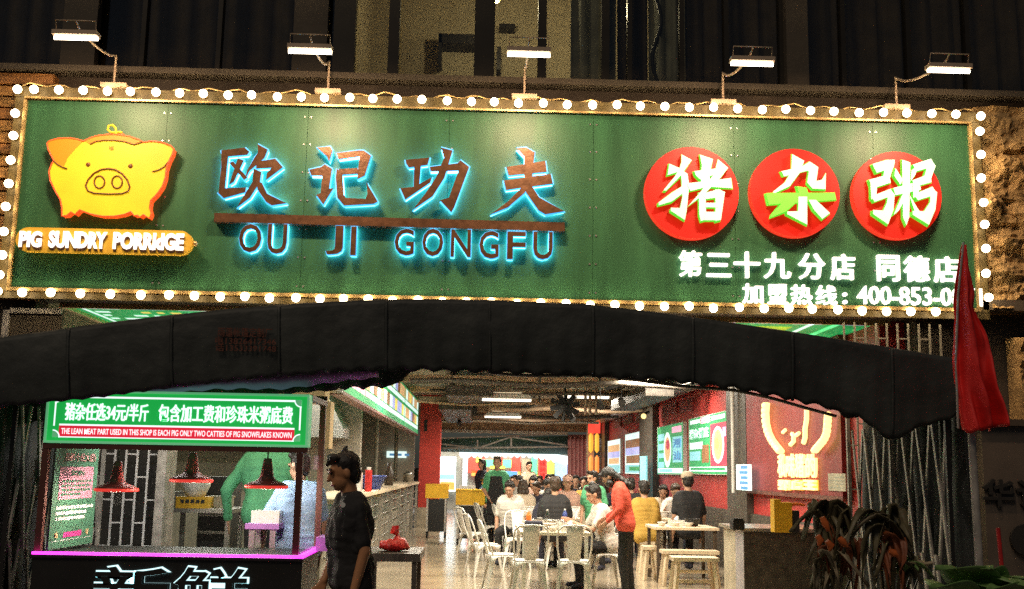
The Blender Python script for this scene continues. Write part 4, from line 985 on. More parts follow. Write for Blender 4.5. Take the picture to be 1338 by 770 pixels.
# ------------------------------------------------------------------ left: menu board, pillar, counter, trolleys, kitchen
Y0, Y1 = PX(447, 520, LX).y, PX(546, 560, LX).y
zb0 = PX(500, 541, LX).z
mb = thing('menu_board', (LX, (Y0+Y1)/2, zb0), 'long slanting lit overhead menu board with food pictures above the serving counter', 'menu board')
q = MB(); q.box((LX-.12, Y0, zb0), (LX, Y1, zb0+.80)); q.build('panel', 'lb_green', mb)
q = MB(); q.box((LX-.14, Y0-.05, zb0-.03), (LX+.01, Y0-.001, zb0+.83)); q.build('end_cap', 'steel', mb)
q = MB(); q.box((LX-.14, Y0, zb0-.04), (LX+.012, Y1, zb0-.001)); q.build('edge', 'booth_frame', mb)
random.seed(21); n = 26
pics = ['lb_tan', 'lb_yellow', 'lb_white', 'lb_brown', 'lb_violet', 'lb_tan', 'lb_white']
for row in range(2):
    for k in range(n):
        ya = Y0+.15+(Y1-Y0-.3)*k/n; yb = ya+(Y1-Y0)/n*.82; zz = zb0+.10+row*.36
        q = MB(); q.box((LX+.0005, ya, zz+.10), (LX+.006, yb, zz+.30)); q.build('food_picture', random.choice(pics), mb)
        q = MB(); q.box((LX+.0005, ya, zz+.0), (LX+.006, yb, zz+.075)); q.build('price_tag', 'lb_pink' if k < 5 and row == 0 else 'lb_white', mb)
for k in (.33, .66): yy = Y0+(Y1-Y0)*k; q = MB(); q.box((LX+.0005, yy, zb0+.01), (LX+.012, yy+.05, zb0+.79)); q.build('divider', 'lb_green', mb)
# red pillar
a, c = P(549, 560, 27.8), P(576, 560, 27.8)
pl = thing('red_pillar', ((a.x+c.x)/2, 28, G0), 'bright red square pillar at the end of the serving counter', 'pillar')
q = MB(); q.box((a.x, 27.8, G0), (c.x, 28.3, CE)); q.build('shaft', 'red_pillar', pl)
q = MB(); q.box((a.x-.03, 27.77, G0), (c.x+.03, 28.33, G0+.5)); q.build('plinth', 'tile_side', pl)
q = MB(); q.box((a.x+.1, 27.78, 2.5), (a.x+.18, 27.799, 2.8)); q.build('switch', 'black', pl)
# counter
CY0, CY1, CZ = 11.6, 27.6, 1.19
ct = thing('serving_counter', (LX-.3, 18, G0), 'long stainless serving counter with pale top and horizontal rails along the left side', 'counter')
q = MB(); q.box((LX-.55, CY0, CZ), (LX+.03, CY1, CZ+.05)); q.build('worktop', 'wood_pale', ct)
q = MB(); q.box((LX-.5, CY0, G0), (LX-.12, CY1, CZ-.001)); q.build('body', 'kitchen', ct)
for k in range(9):
    yy = CY0+.05+(CY1-CY0-.1)*k/8; q = MB(); q.box((LX-.06, yy-.03, G0), (LX-.0, yy+.03, CZ-.001)); q.build('post', 'stainless', ct)
for k, zz in enumerate((.28, .46, .64, .82, 1.0)): q = MB(); q.cone((LX-.075, CY0, zz), (LX-.075, CY1, zz), .013, .013, 7); q.build('rail', 'stainless', ct)
q = MB(); q.box((LX-.11, CY0+.1, .75), (LX-.105, CY1-.1, CZ-.02)); q.build('glass', 'clear', ct)
for px, r, h, m, lab in ((508, .085, .42, 'wood_dark', 'dark brown narrow necked bottle on the serving counter beside the blue basin'), (533, .12, .25, 'stainless', 'grey steel pot on the serving counter near the red pillar'), (545, .12, .34, 'dark_metal', 'dark cooking pot on the counter right against the red pillar')):
    c = PX(px, 632, LX-.2); c.z = CZ+.05; q = MB()
    prof = [(0, 0), (r, 0), (r, h*.6), (r*.5, h*.75), (r*.55, h), (0, h)] if m == 'wood_dark' else [(0, 0), (r, 0), (r*1.05, h*.7), (r*1.15, h*.72), (r*.3, h), (0, h)]
    q.lathe(c, prof, 12); tag(rebase(q.build('bottle' if m == 'wood_dark' else 'pot', m), c), lab, 'bottle' if m == 'wood_dark' else 'pot')
c = PX(484, 640, LX-.15); c.z = CZ+.05
q = MB(); q.lathe(c, [(0, .0), (.15, .0), (.235, .2), (.25, .2), (.25, .215), (.225, .21), (.145, .01), (0, .012)], 20); tag(rebase(q.build('basin', 'blue_p'), c), 'dark blue plastic basin standing on the serving counter behind the man in black', 'basin')
c = P(468, 640, 15.5); c.z = CZ+.05; q = MB(); q.cone(c, c+V((0,0,.26)), .06, .06, 12, 'white_paint'); q.cone(c+V((0,0,.26)), c+V((0,0,.33)), .035, .03, 10, 'white_paint'); tag(rebase(q.build('canister'), c), 'tall white canister on the counter just left of the red jar', 'canister')
c = P(479, 640, 15.5); c.z = CZ+.05; c.x += .02; q = MB(); q.cone(c, c+V((0,0,.30)), .05, .05, 12, 'red_p'); q.cone(c+V((0,0,.30)), c+V((0,0,.34)), .03, .03, 10, 'white_paint'); tag(rebase(q.build('jar'), c), 'red jar with pale lid on the counter above the blue basin', 'jar')
# trolleys
for p0, p1, yt, yb, lab in ((556, 584, 633, 703, 'black bussing trolley with yellow top box, the left one beside the red pillar'), (596, 632, 640, 713, 'black bussing trolley with yellow top box, the right one next to the chairs')):
    Y = PZ((p0+p1)/2, yb, G0).y; a, c = P(p0, yb, Y), P(p1, yt, Y)
    t = thing('trolley', ((a.x+c.x)/2, Y+.25, G0), lab, 'trolley', 'black trolleys with yellow tops')
    zt = c.z; w0, w1 = a.x, c.x
    q = MB(); q.box((w0, Y, G0+.16), (w1, Y+.5, zt-.33)); q.build('body', 'black', t)
    q = MB(); q.box((w0-.03, Y-.03, zt-.30), (w1+.03, Y+.5, zt-.02)); q.build('top_box', 'yellow', t)
    q = MB(); q.box((w0-.035, Y-.035, zt-.021), (w1+.035, Y+.53, zt)); q.build('rim', 'yellow', t)
    for xx in (w0+.02, w1-.02):
        q = MB(); q.box((xx-.02, Y-.01, G0+.13), (xx+.02, Y+.012, zt-.31)); q.build('upright', 'steel', t)
        for yy in (Y+.06, Y+.44):
            q = MB(); q.cone((xx-.02, yy, G0+.065), (xx+.02, yy, G0+.065), .065, .065, 12); q.build('wheel', 'dark_metal', t)
    q = MB(); q.box((w0, Y-.002, G0+.13), (w1, Y+.5, G0+.158)); q.build('base', 'dark_metal', t)
# kitchen fittings seen over the stall
tb = thing('tan_cabinet', (-2.6, 11.2, 2.4), 'tan boarded bulkhead over the kitchen just under the canopy at the left', 'cabinet')
Yt = 11.3
for p0, p1, y0, y1 in ((300, 341, 494, 516), (343, 426, 490, 525)):
    a, c = P(p0, y1, Yt), P(p1, y0-8, Yt); q = MB(); q.box((a.x, Yt, a.z), (c.x, Yt+.35, c.z)); q.build('board', 'tan', tb)
a, c = P(418, 560, Yt), P(432, 524, Yt); q = MB(); q.box((a.x, Yt+.02, a.z-.2), (c.x, Yt+.3, c.z-.003)); q.build('board', 'tan', tb)
q = MB()
hood = thing('kitchen_hood', (-3.2, 16.2, 2.0), 'large grey steel extractor hood and duct on the kitchen back wall', 'hood')
q = MB(); q.prism([(-4.8, 16.2, 2.0), (-2.0, 16.2, 2.0), (-2.0, 16.2, 2.14), (-2.3, 16.2, 2.7), (-4.6, 16.2, 2.7), (-4.8, 16.2, 2.14)], NF, .9, 'stainless'); q.build('canopy', None, hood)
q = MB(); q.box((-3.7, 16.4, 2.702), (-3.1, 17.0, CE-.02)); q.build('duct', 'stainless', hood)
for px, y0, y1 in ((498, 575, 640), (520, 575, 640), (536, 570, 640)):
    a = PX(px, 600, -2.1 if px > 500 else -2.6); q = MB(); q.cone((a.x, min(a.y, 28), .3), (a.x, min(a.y, 28), CE-.02), .05, .05, 8); q.build('pipe', 'tile_side', bld)
a, c = P(505, 598, 29.3), P(531, 590, 29.3); t = thing('wall_sign', (a.x, 29.3, a.z), 'small pale blue lit strip sign at the far end of the kitchen', 'sign')
q = MB(); q.box((a.x, 29.3, a.z), (c.x, 29.38, c.z)); q.build('panel', 'lb_white', t)
for k in range(3): q = MB(); q.box((a.x+.08+.2*k, 29.296, a.z+.05), (a.x+.2+.2*k, 29.2995, a.z+.11)); q.build('print', 'lb_blue', t)
a, c = P(504, 631, 15.0), P(516, 540, 15.0)
# work tables, racks and scale behind the stall
def table4(name, x0, x1, y0, y1, z, top, legm, lab, cat, shelf=None, th=.04, group=None):
    t = thing(name, ((x0+x1)/2, (y0+y1)/2, G0), lab, cat, group)
    q = MB(); q.box((x0, y0, z-th), (x1, y1, z)); q.build('tabletop', top, t)
    for xx in (x0+.05, x1-.05):
        for yy in (y0+.05, y1-.05): q = MB(); q.box((xx-.022, yy-.022, G0), (xx+.022, yy+.022, z-th-.001)); q.build('leg', legm, t)
    if shelf: q = MB(); q.box((x0+.073, y0+.02, shelf-.03), (x1-.073, y1-.02, shelf)); q.build('shelf', top, t)
    return t
a, c = P(210, 664, 10.9), P(304, 664, 10.9)
table4('work_table', a.x, c.x, 10.9, 11.6, a.z, 'stainless', 'stainless', 'grey steel kitchen work table with lower shelf behind the food stall', 'table', .62)
zt = a.z
sc_ = thing('weighing_scale', (P(252, 660, 11.0).x, 11.1, zt), 'yellow counter scale with buttons and a clear bowl on the steel work table', 'scale')
cx = P(252, 660, 11.0).x
q = MB(); q.prism([(cx-.155, 10.95, zt+.001), (cx+.155, 10.95, zt+.001), (cx+.145, 11.0, zt+.12), (cx-.145, 11.0, zt+.12)], NF, -.0, 'yellow') if False else q.box((cx-.155, 10.95, zt+.001), (cx+.155, 11.2, zt+.11)); q.build('body', 'yellow', sc_)
for k in range(5): q = MB(); q.box((cx-.11+.05*k, 10.944, zt+.05), (cx-.075+.05*k, 10.9495, zt+.085)); q.build('button', 'black', sc_)
q = MB(); q.lathe((cx, 11.08, zt+.111), [(0, 0), (.09, 0), (.14, .10), (.145, .14), (.135, .14), (.08, .01)], 16); q.build('pan', 'china', sc_)
q = MB(); q.box((P(268, 600, 11.9).x, 11.75, G0), (P(310, 600, 11.9).x, 12.2, 1.45)); o = q.build('body', 'dark_metal', thing('fridge_cabinet', (P(290, 600, 11.9).x, 12, G0), 'dark kitchen cabinet with racks behind the steel work table', 'cabinet'))
for k in range(5): q = MB(); q.box((P(270, 600, 11.9).x, 11.72, .5+.18*k), (P(308, 600, 11.9).x, 11.748, .53+.18*k)); q.build('rack', 'steel', o.parent)
for i, (px, py, m, w, h, lab) in enumerate(((218, 662, 'stainless', .2, .14, 'grey steel tray at the left end of the kitchen work table'), (285, 662, 'tile_side', .2, .10, 'pale carton at the right end of the kitchen work table'))):
    x = P(px, 660, 11.2).x; q = MB(); q.box((x-w/2, 11.2, zt+.001), (x+w/2, 11.45, zt+h)); q.box((x-w/2-.01, 11.19, zt+h), (x+w/2+.01, 11.46, zt+h+.015)); tag(rebase(q.build('container', m), (x, 11.3, zt)), lab, 'container')
a = P(325, 684, 8.75); table4('side_table', P(322, 684, 8.75).x, P(366, 684, 8.75).x, 8.7, 9.05, a.z, 'violet_light_paint', 'steel', 'small steel side table lit violet beside the blue shirted worker', 'table')  # violet light on the steel is put into the tabletop colour
a = P(345, 684, 8.85); q = MB(); q.box((a.x-.09, 8.78, a.z+.002), (a.x+.13, 8.98, a.z+.10)); tag(rebase(q.build('food_tray', 'china'), (a.x, 8.9, a.z)), 'white food tray on the violet lit side table', 'tray')
# dark bench with a red bag
a, c = PZ(488, 722, .83), PZ(545, 712, .83)
bt2 = table4('low_table', a.x-.1, a.x+.42, a.y-.1, a.y+.75, .83, 'wood_dark', 'wood_dark', 'dark wooden table with a red plastic bag on it behind the man in black', 'table', None, .07)
c = V((a.x+.16, a.y+.2, .832)); q = MB(); q.sphere(c+V((0,0,.05)), .11, 28, 20, None, (1.25, .9, .55)); q.cone(c+V((.02,0,.08)), c+V((.03,.02,.15)), .05, .02, 14, None, False); q.cone(c+V((.03,.02,.15)), c+V((.0,.0,.19)), .02, .05, 14, None, False)
o = q.build('plastic_bag', 'red_p')
for v in o.data.vertices: v.co += V(noise.noise_vector(v.co*16))*.028 + V(noise.noise_vector(v.co*45))*.008; v.co.z = max(v.co.z, .834)
tag(rebase(o, c), 'crumpled red plastic bag lying on the dark wooden table', 'bag')

# ------------------------------------------------------------------ rear street: tarpaulin awning and bright shop
aw = thing('rear_awning', (0, 36.5, 2.3), 'dark green tarpaulin awning on white trusses beyond the rear opening', 'awning')
q = MB(); A = [P(574, 574, 36.5), P(742, 570, 36.5), P(742, 594, 39), P(574, 590, 39)]
q.sheet([[A[0], A[1]], [P(574, 583, 37.8), P(742, 581, 37.8)], [A[3], A[2]]]); q.build('tarpaulin', 'green_tarp', aw, .02)
for pts in (((574, 586), (742, 584)), ((574, 580), (624, 586)), ((624, 586), (668, 571)), ((668, 571), (740, 582)), ((624, 586), (624, 575)), ((668, 571), (668, 586)), ((574, 573), (742, 567))):
    q = MB(); q.bar(P(pts[0][0], pts[0][1], 36.4), P(pts[1][0], pts[1][1], 36.4), .05); q.build('truss', 'rod', aw)
rows = [[], []]
for i in range(161):
    px = 600+142*i/160; yt = 592+max(0, (px-690)/50)*9
    rows[0].append(P(px, yt-5, 39.2)); rows[1].append(P(px, yt+3+3.5*abs(math.sin(PI*i/9)), 39.2))
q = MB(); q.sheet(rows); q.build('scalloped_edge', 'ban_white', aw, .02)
sh = thing('rear_shop', (0, 42, 0), 'brightly lit shop across the rear street with red, green and yellow hanging signs', 'shop')
def RB(p0, p1, y0, y1, m, name='panel', Y=42., d=.08):
    a, c = P(p0, y1, Y), P(p1, y0, Y); q = MB(); q.box((a.x, Y-d, a.z), (c.x, Y, c.z)); return q.build(name, m, sh)
RB(570, 772, 585, 720, 'kitchen', 'wall', 42.3, .1)
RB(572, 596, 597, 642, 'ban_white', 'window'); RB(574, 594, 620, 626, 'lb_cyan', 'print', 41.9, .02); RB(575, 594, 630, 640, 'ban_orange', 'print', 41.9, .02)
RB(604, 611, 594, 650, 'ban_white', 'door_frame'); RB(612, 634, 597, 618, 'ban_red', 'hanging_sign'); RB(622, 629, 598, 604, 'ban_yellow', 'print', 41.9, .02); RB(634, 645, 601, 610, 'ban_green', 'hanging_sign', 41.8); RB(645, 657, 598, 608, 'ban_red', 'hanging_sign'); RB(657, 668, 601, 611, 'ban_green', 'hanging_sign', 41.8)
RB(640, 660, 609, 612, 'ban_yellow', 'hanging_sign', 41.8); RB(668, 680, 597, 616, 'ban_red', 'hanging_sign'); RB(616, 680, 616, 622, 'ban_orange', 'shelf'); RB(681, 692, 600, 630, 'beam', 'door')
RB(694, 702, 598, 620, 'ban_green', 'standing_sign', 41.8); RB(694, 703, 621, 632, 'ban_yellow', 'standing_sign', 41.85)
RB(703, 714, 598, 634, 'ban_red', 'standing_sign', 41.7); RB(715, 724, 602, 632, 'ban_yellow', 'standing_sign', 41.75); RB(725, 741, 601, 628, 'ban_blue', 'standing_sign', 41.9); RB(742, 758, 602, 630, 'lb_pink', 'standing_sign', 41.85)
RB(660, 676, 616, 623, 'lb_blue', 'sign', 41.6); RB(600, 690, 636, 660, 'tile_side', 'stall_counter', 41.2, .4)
for k in range(4): a = P(709, 602+8*k, 41.6); text('鲜'if k % 2 else '猪', 'letter', 'red_dark', sh, (a.x-.11, 41.61, a.z-.2), .22, .2, ext=.006)
area('shop_light', (0.5, 40.2, 3.4), 4, 1.2, 320, (1, .96, .9), (0, 0, 0), sh)
q = MB(); q.box((-1.5, 39.6, 3.45), (2.5, 40.8, 3.55)); q.build('shop_ceiling', 'white_paint', sh)
q = MB(); q.box((-1.5, 39.62, 3.42), (2.5, 40.78, 3.449)); q.build('lamp_panel', 'lumi', sh)
q = MB(); q.box((-6, 37.0, 0), (7, 60, .05)); tag(q.build('rear_street', 'paver'), kind='structure')
cur = MB(); rows = []
for j in range(5):
    r = []
    for k in range(30):
        px = 742+26*k/29; p = P(px, 568+(632-568)*j/4, 36.6); r.append(V((p.x, 36.6+.06*math.sin(k*1.1), p.z)))
    rows.append(r)
cur.sheet(rows); t = cur.build('plastic_curtain', 'print_pink', None, .01); tag(rebase(t, rows[-1][0]), 'translucent pinkish strip curtain hanging at the right of the rear opening', 'curtain')
# ------------------------------------------------------------------ furniture
def tolix():
    """white pressed steel cafe chair, facing +Y (back at -Y), base at the origin"""
    t = thing('cafe_chair', (0, 0, 0), 'x', 'chair', 'white metal cafe chairs around the long table')
    q = MB(); n = 20; pts = []
    for k in range(n):
        a = 2*PI*k/n; e = .62
        pts.append(V((.18*abs(math.cos(a))**e*(1 if math.cos(a) > 0 else -1), .01+.175*abs(math.sin(a))**e*(1 if math.sin(a) > 0 else -1), .45)))
    q.prism(pts, V((0, 0, 1)), .018); q.build('seat', 'white_metal', t)
    q = MB(); rows = []
    for j in range(6):
        z = .455+.385*j/5; w = .065+.035*(j/5); y = -.168-.105*(j/5)
        rows.append([V((w*s, y-.012*(1-s*s), z)) for s in (-1, -.5, 0, .5, 1)])
    q.sheet(rows); q.build('back_splat', 'white_metal', t, .006)
    q = MB(); hoop = [V((-.17, -.12, .44)), V((-.195, -.19, .60)), V((-.20, -.235, .72)), V((-.185, -.265, .80)), V((-.13, -.28, .845)), V((0, -.285, .855)), V((.13, -.28, .845)), V((.185, -.265, .80)), V((.20, -.235, .72)), V((.195, -.19, .60)), V((.17, -.12, .44))]
    q.tube(hoop, .011, 7); q.build('back_frame', 'white_metal', t)
    for sx in (-1, 1):
        for sy in (-1, 1):
            q = MB(); a = V((.165*sx, .01+.155*sy, .432)); c = V((.215*sx, .01+.22*sy, 0)); d = (c-a)
            ux = V((sx, 0, 0)); uy = V((0, sy, 0)); vs = []
            for p, w in ((a, .062), (a.lerp(c, .35), .045), (c, .02)):
                vs += [p, p-ux*w, p-ux*w-uy*.004, p-ux*.004-uy*.004, p-uy*w-ux*.004, p-uy*w]
            q.add(vs, [(i*6+k, i*6+(k+1) % 6, i*6+6+(k+1) % 6, i*6+6+k) for i in range(2) for k in range(6)] + [(12, 13, 14, 15), (12, 15, 16, 17)])
            q.build('leg', 'white_metal', t)
    for s in (-1, 1):
        q = MB(); arc = []
        for k in range(9):
            u = -1+2*k/8; arc.append(V((.165*u, .01+.178*s, .425-.10*abs(u)**3)))
        q.sheet([[p for p in arc], [V((p.x, p.y, .435)) for p in arc]]); q.build('apron', 'white_metal', t, .004)
        q = MB(); q.sheet([[V((.19*s*1.0, p.x*.95+.01, p.z)) for p in arc], [V((.185*s, p.x*.95+.01, .435)) for p in arc]]); q.build('apron', 'white_metal', t, .004)
    return t
proto = tolix(); used = False
def chair(x, y, rz, lab):
    global used
    o = proto if not used else copy_tree(proto); used = True
    o.location = (x, y, G0); o.rotation_euler = (0, 0, math.radians(rz)); o['label'] = lab; return o
def at(px, Y): return P(px, 700, Y).x
chair(at(691, 12.9), 12.9, 4, 'white metal cafe chair back to the street, left one at the near table end')
chair(at(750, 12.95), 12.95, -3, 'white metal cafe chair back to the street, beside the seated woman in white')
chair(at(655, 13.75), 13.75, -82, 'white metal cafe chair seen side on, nearest the street left of the long table')
chair(at(632, 15.6), 15.6, -70, 'white metal cafe chair turned sideways, second from the street left of the table')
chair(at(618, 18.2), 18.2, -62, 'white metal cafe chair standing next to the right black trolley')
chair(at(676, 16.9), 16.9, 178, 'white metal cafe chair facing the street at the far left end of the long table')
chair(at(729, 16.9), 16.9, 184, 'white metal cafe chair facing the street at the far table end beside the bowls')
chair(at(792, 14.3), 14.3, 95, 'white metal cafe chair under the seated woman in white')
chair(at(640, 20.5), 20.5, -75, 'white metal cafe chair far back between the right trolley and the green aproned worker')
chair(at(754, 19.0), 19.0, 185, 'white metal cafe chair facing the street behind the seated man in black')
def long_table(px0, px1, y0, y1, z, lab, leg='wood_dark', top='table_top', grp='dining tables', th=.035):
    return table4('dining_table', at(px0, y0), at(px1, y0), y0, y1, z+G0-.0, top, leg, lab, 'table', None, th, grp)
long_table(680, 772, 13.3, 15.3, .74, 'pale topped dining table crowded with dishes at the white metal chairs', 'white_metal')
long_table(690, 760, 17.3, 18.1, .74, 'pale topped dining table behind the crowded long table, before the man in black', 'white_metal')
long_table(768, 806, 19.5, 20.6, .74, 'pale topped dining table with glasses beside the person in green', 'wood_dark')
long_table(856, 940, 15.0, 15.9, .74, 'pale wooden dining table with dark legs in front of the man with a beige cap', 'wood_dark', 'wood_pale')
long_table(838, 882, 17.0, 17.7, .76, 'pale dining table with cups beside the mustard shirted diner', 'wood_dark', 'wood_pale')
# stools and bench
def stool(px0, px1, Y, d, z, lab, name='stool', cat='stool'):
    x0, x1 = at(px0, Y), at(px1, Y); t = thing(name, ((x0+x1)/2, Y+d/2, G0), lab, cat)
    q = MB(); q.box((x0, Y, G0+z-.045), (x1, Y+d, G0+z)); q.build('seat', 'wood_pale', t)
    for sx, xx in ((-1, x0+.06), (1, x1-.06)):
        for yy, sy in ((Y+.04, -1), (Y+d-.04, 1)):
            q = MB(); q.bar((xx, yy, G0+z-.046), (xx+.05*sx, yy+.03*sy, G0), .045, .045); q.build('leg', 'wood_pale', t)
    q = MB(); q.box((x0+.05, Y+d/2-.02, G0+.16), (x1-.05, Y+d/2+.02, G0+.20)); q.build('stretcher', 'wood_pale', t)
stool(880, 940, 13.3, .34, .47, 'pale wooden bench in front of the wooden dining table by the counter', 'bench', 'bench')
stool(866, 940, 14.6, .3, .46, 'pale wooden bench tucked in at the near side of the wooden dining table', 'bench', 'bench')
stool(841, 862, 15.3, .32, .46, 'pale wooden stool left of the wooden dining table')
stool(836, 856, 16.4, .3, .46, 'pale wooden stool beside the table with cups')
# reception counter
c0_ = PZ(972, 690, 1.0); c1_ = PZ(936, 684, 1.0)
rc = thing('counter_station', (c0_.x+.6, c0_.y+.4, G0), 'counter with tiled pale side and dark front by the entrance, holding a yellow box', 'counter')
Yc = c0_.y; xe = c0_.x+1.5
q = MB(); q.box((c0_.x, Yc, G0), (xe, Yc+.02, .965)); q.build('front_panel', 'dark_col', rc)
q = MB(); q.box((c0_.x-.002, Yc+.021, G0), (c0_.x+.02, Yc+.40, .965)); q.build('side_panel', 'tile_grey', rc)
q = MB(); q.box((c0_.x-.002, Yc+.401, G0), (c0_.x+.02, c1_.y, .965)); q.build('side_panel', 'tile_side', rc)
q = MB(); q.box((c0_.x-.05, Yc-.04, .966), (xe, c1_.y+.05, 1.0)); q.build('worktop', 'stainless', rc)
q = MB(); q.box((c0_.x+.025, Yc+.025, G0), (xe-.02, c1_.y, .955)); q.build('body', 'dark_col', rc)
a, c = P(1012, 684, 11.1), P(1041, 657, 11.1); t = thing('tissue_box', (a.x, 11.1, 1.002), 'bright yellow box with a black phone stand on the entrance counter', 'box')
q = MB(); q.box((a.x, 11.1, 1.002), (c.x-.05, 11.25, c.z)); q.build('body', 'yellow', t); q = MB(); q.box((c.x-.049, 11.12, 1.002), (c.x+.03, 11.22, c.z-.08)); q.build('holder', 'black', t)
q = MB(); q.box((a.x, 11.1, c.z+.001), (a.x+.07, 11.25, c.z+.03)); q.build('lid', 'yellow', t)
a = P(964, 682, 11.5); q = MB(); q.box((a.x-.06, 11.45, 1.002), (a.x+.06, 11.6, 1.10)); q.box((a.x-.05, 11.46, 1.10), (a.x+.05, 11.59, 1.12)); tag(rebase(q.build('napkin_box', 'black'), (a.x, 11.5, 1.0)), 'black napkin box on the near left end of the entrance counter', 'box')
a = P(1034, 660, 11.3); q = MB(); q.tube([a+V((-.11,0,-.05)), a+V((-.03,0,.0)), a+V((.05,0,.01)), a+V((.14,0,.0))], [.03, .02, .016, .012], 7, 'orange_p'); q.cone(V((a.x-.1, a.y, 1.002)), a+V((-.1,0,-.05)), .03, .025, 8, 'white_paint'); tag(rebase(q.build('ladle'), (a.x, 11.3, 1.0)), 'orange and white ladle resting above the yellow box on the entrance counter', 'ladle')
# dishes
random.seed(17)
bw = MB(); bw.lathe((0,0,0), [(0, .004), (.03, 0), (.045, .02), (.062, .05), (.064, .055), (.058, .052), (.04, .022), (0, .014)], 12); bowl0 = bw.build('bowl', 'china')
pw = MB(); pw.lathe((0,0,0), [(0, .003), (.06, 0), (.11, .018), (.112, .022), (.06, .008), (0, .008)], 14); plate0 = pw.build('plate', 'china')
cw = MB(); cw.cone((0,0,0), (0,0,.10), .03, .037, 10, None, True); cup0 = cw.build('cup', 'china')
flag_used = {}
def dish(o, x, y, z, lab, cat, grp):
    c = o if o not in flag_used else o.copy()
    if o in flag_used: COL.objects.link(c)
    flag_used[o] = 1; c.location = (x, y, z); c.rotation_euler.z = random.uniform(0, 6); tag(c, lab, cat, grp); return c
zt = .74+G0+.001; xa, xb = at(680, 13.3), at(772, 13.3)
COLS = ('left edge', 'middle', 'right edge'); ROWS = ('near end', 'near half', 'centre', 'far half', 'far end')
for k in range(15):
    ci, ri = k % 3, k//3
    dish(bowl0, xa+.12+(xb-xa-.24)*(ci/2)+random.uniform(-.05, .05), 13.42+1.6*(ri/4)+random.uniform(0, .1), zt, 'small white bowl on the crowded table, %s of its %s' % (COLS[ci], ROWS[ri]), 'bowl', 'white bowls on the crowded table')
for k in range(7): dish(plate0, xa+.15+(xb-xa-.3)*((k*.37) % 1), 13.5+1.5*((k+.5)/7), zt+.06, 'white plate %s from the street among the bowls on the crowded table' % ('first', 'second', 'third', 'fourth', 'fifth', 'sixth', 'seventh')[k], 'plate', 'white plates on the crowded table')
for k in range(6): dish(cup0, xa+.1+(xb-xa-.2)*((k*.43+.2) % 1), 13.42+1.75*((k+.5)/6), zt, 'white paper cup %s from the street on the crowded table' % ('first', 'second', 'third', 'fourth', 'fifth', 'sixth')[k], 'cup', 'paper cups on the crowded table')
for k in range(3): dish(cup0, at(846+6*k, 17.05), 17.15, .76+G0+.001, ('left ', 'middle ', 'right ')[k]+'white cup on the table beside the mustard shirted diner', 'cup', 'cups on the side table')
for k in range(3): dish(bowl0, at(868+18*k, 15.1), 15.3, zt, ('left ', 'middle ', 'right ')[k]+'white bowl on the wooden table before the capped man', 'bowl', 'bowls on the wooden table')
for k in range(3): dish(bowl0, at(775+9*k, 19.6), 19.9, zt, ('left ', 'middle ', 'right ')[k]+'white bowl on the far table by the person in green', 'bowl', 'bowls on the far table')
for k in range(3): dish(bowl0, at(700+20*k, 17.4), 17.6, zt, ('left ', 'middle ', 'right ')[k]+'white bowl on the table in front of the seated man in black', 'bowl', 'bowls on the second table')

# ------------------------------------------------------------------ people
def capsule(bm, p0, p1, r0, r1, n=10):
    p0, p1 = V(p0), V(p1); d = p1-p0; L = d.length
    if L < 1e-5: d = V((0,0,1)); L = 1e-5
    d = d/L if L > 1e-4 else V((0,0,1)); a = d.orthogonal().normalized(); b = d.cross(a); vs = []; rings = []
    prof = [(-math.cos(t)*r0, math.sin(t)*r0, p0) for t in (.35, .8, 1.25)] + [(0, r0, p0)] + [(0, r1, p1)] + [(math.cos(t)*r1, math.sin(t)*r1, p1) for t in (1.25, .8, .35)]
    for h, r, c in prof: rings.append([bm.verts.new(c+d*h+a*math.cos(2*PI*k/n)*r+b*math.sin(2*PI*k/n)*r) for k in range(n)])
    for A, B in zip(rings, rings[1:]):
        for k in range(n): bm.faces.new((A[k], A[(k+1) % n], B[(k+1) % n], B[k]))
    bm.faces.new(rings[0][::-1]); bm.faces.new(rings[-1])
def ell(bm, c, rx, ry, rz, X, Y, Z):
    r = bmesh.ops.create_uvsphere(bm, u_segments=16, v_segments=12, radius=1)
    for v in r['verts']: q = v.co.copy(); v.co = V(c)+X*q.x*rx+Y*q.y*ry+Z*q.z*rz
def fuse(bm, name, m, parent, vox, smooth=4, fold=0., fscale=9.):
    me = bpy.data.meshes.new('tmp'); bm.to_mesh(me); bm.free()
    o = bpy.data.objects.new('tmp', me); COL.objects.link(o)
    md = o.modifiers.new('r', 'REMESH'); md.mode = 'VOXEL'; md.voxel_size = vox
    if smooth: ms = o.modifiers.new('s', 'SMOOTH'); ms.iterations = smooth; ms.factor = .5
    dg = bpy.context.evaluated_depsgraph_get(); dg.update()
    out = bpy.data.meshes.new_from_object(o.evaluated_get(dg)); bpy.data.objects.remove(o); bpy.data.meshes.remove(me)
    if fold:
        out.update(); nr = [v.normal.copy() for v in out.vertices]
        for v, nn_ in zip(out.vertices, nr): v.co += nn_*fold*noise.noise(V((v.co.x*fscale, v.co.y*fscale, v.co.z*fscale*.6+v.co.x*4)))
    for p in out.polygons: p.use_smooth = True
    off = wpos(parent) if parent else V((0,0,0))
    if off.length: out.transform(Matrix.Translation(-off))
    out.materials.clear(); out.materials.append(M[m]); out.name = name
    r = bpy.data.objects.new(name, out); COL.objects.link(r)
    if parent: r.parent = parent
    return r
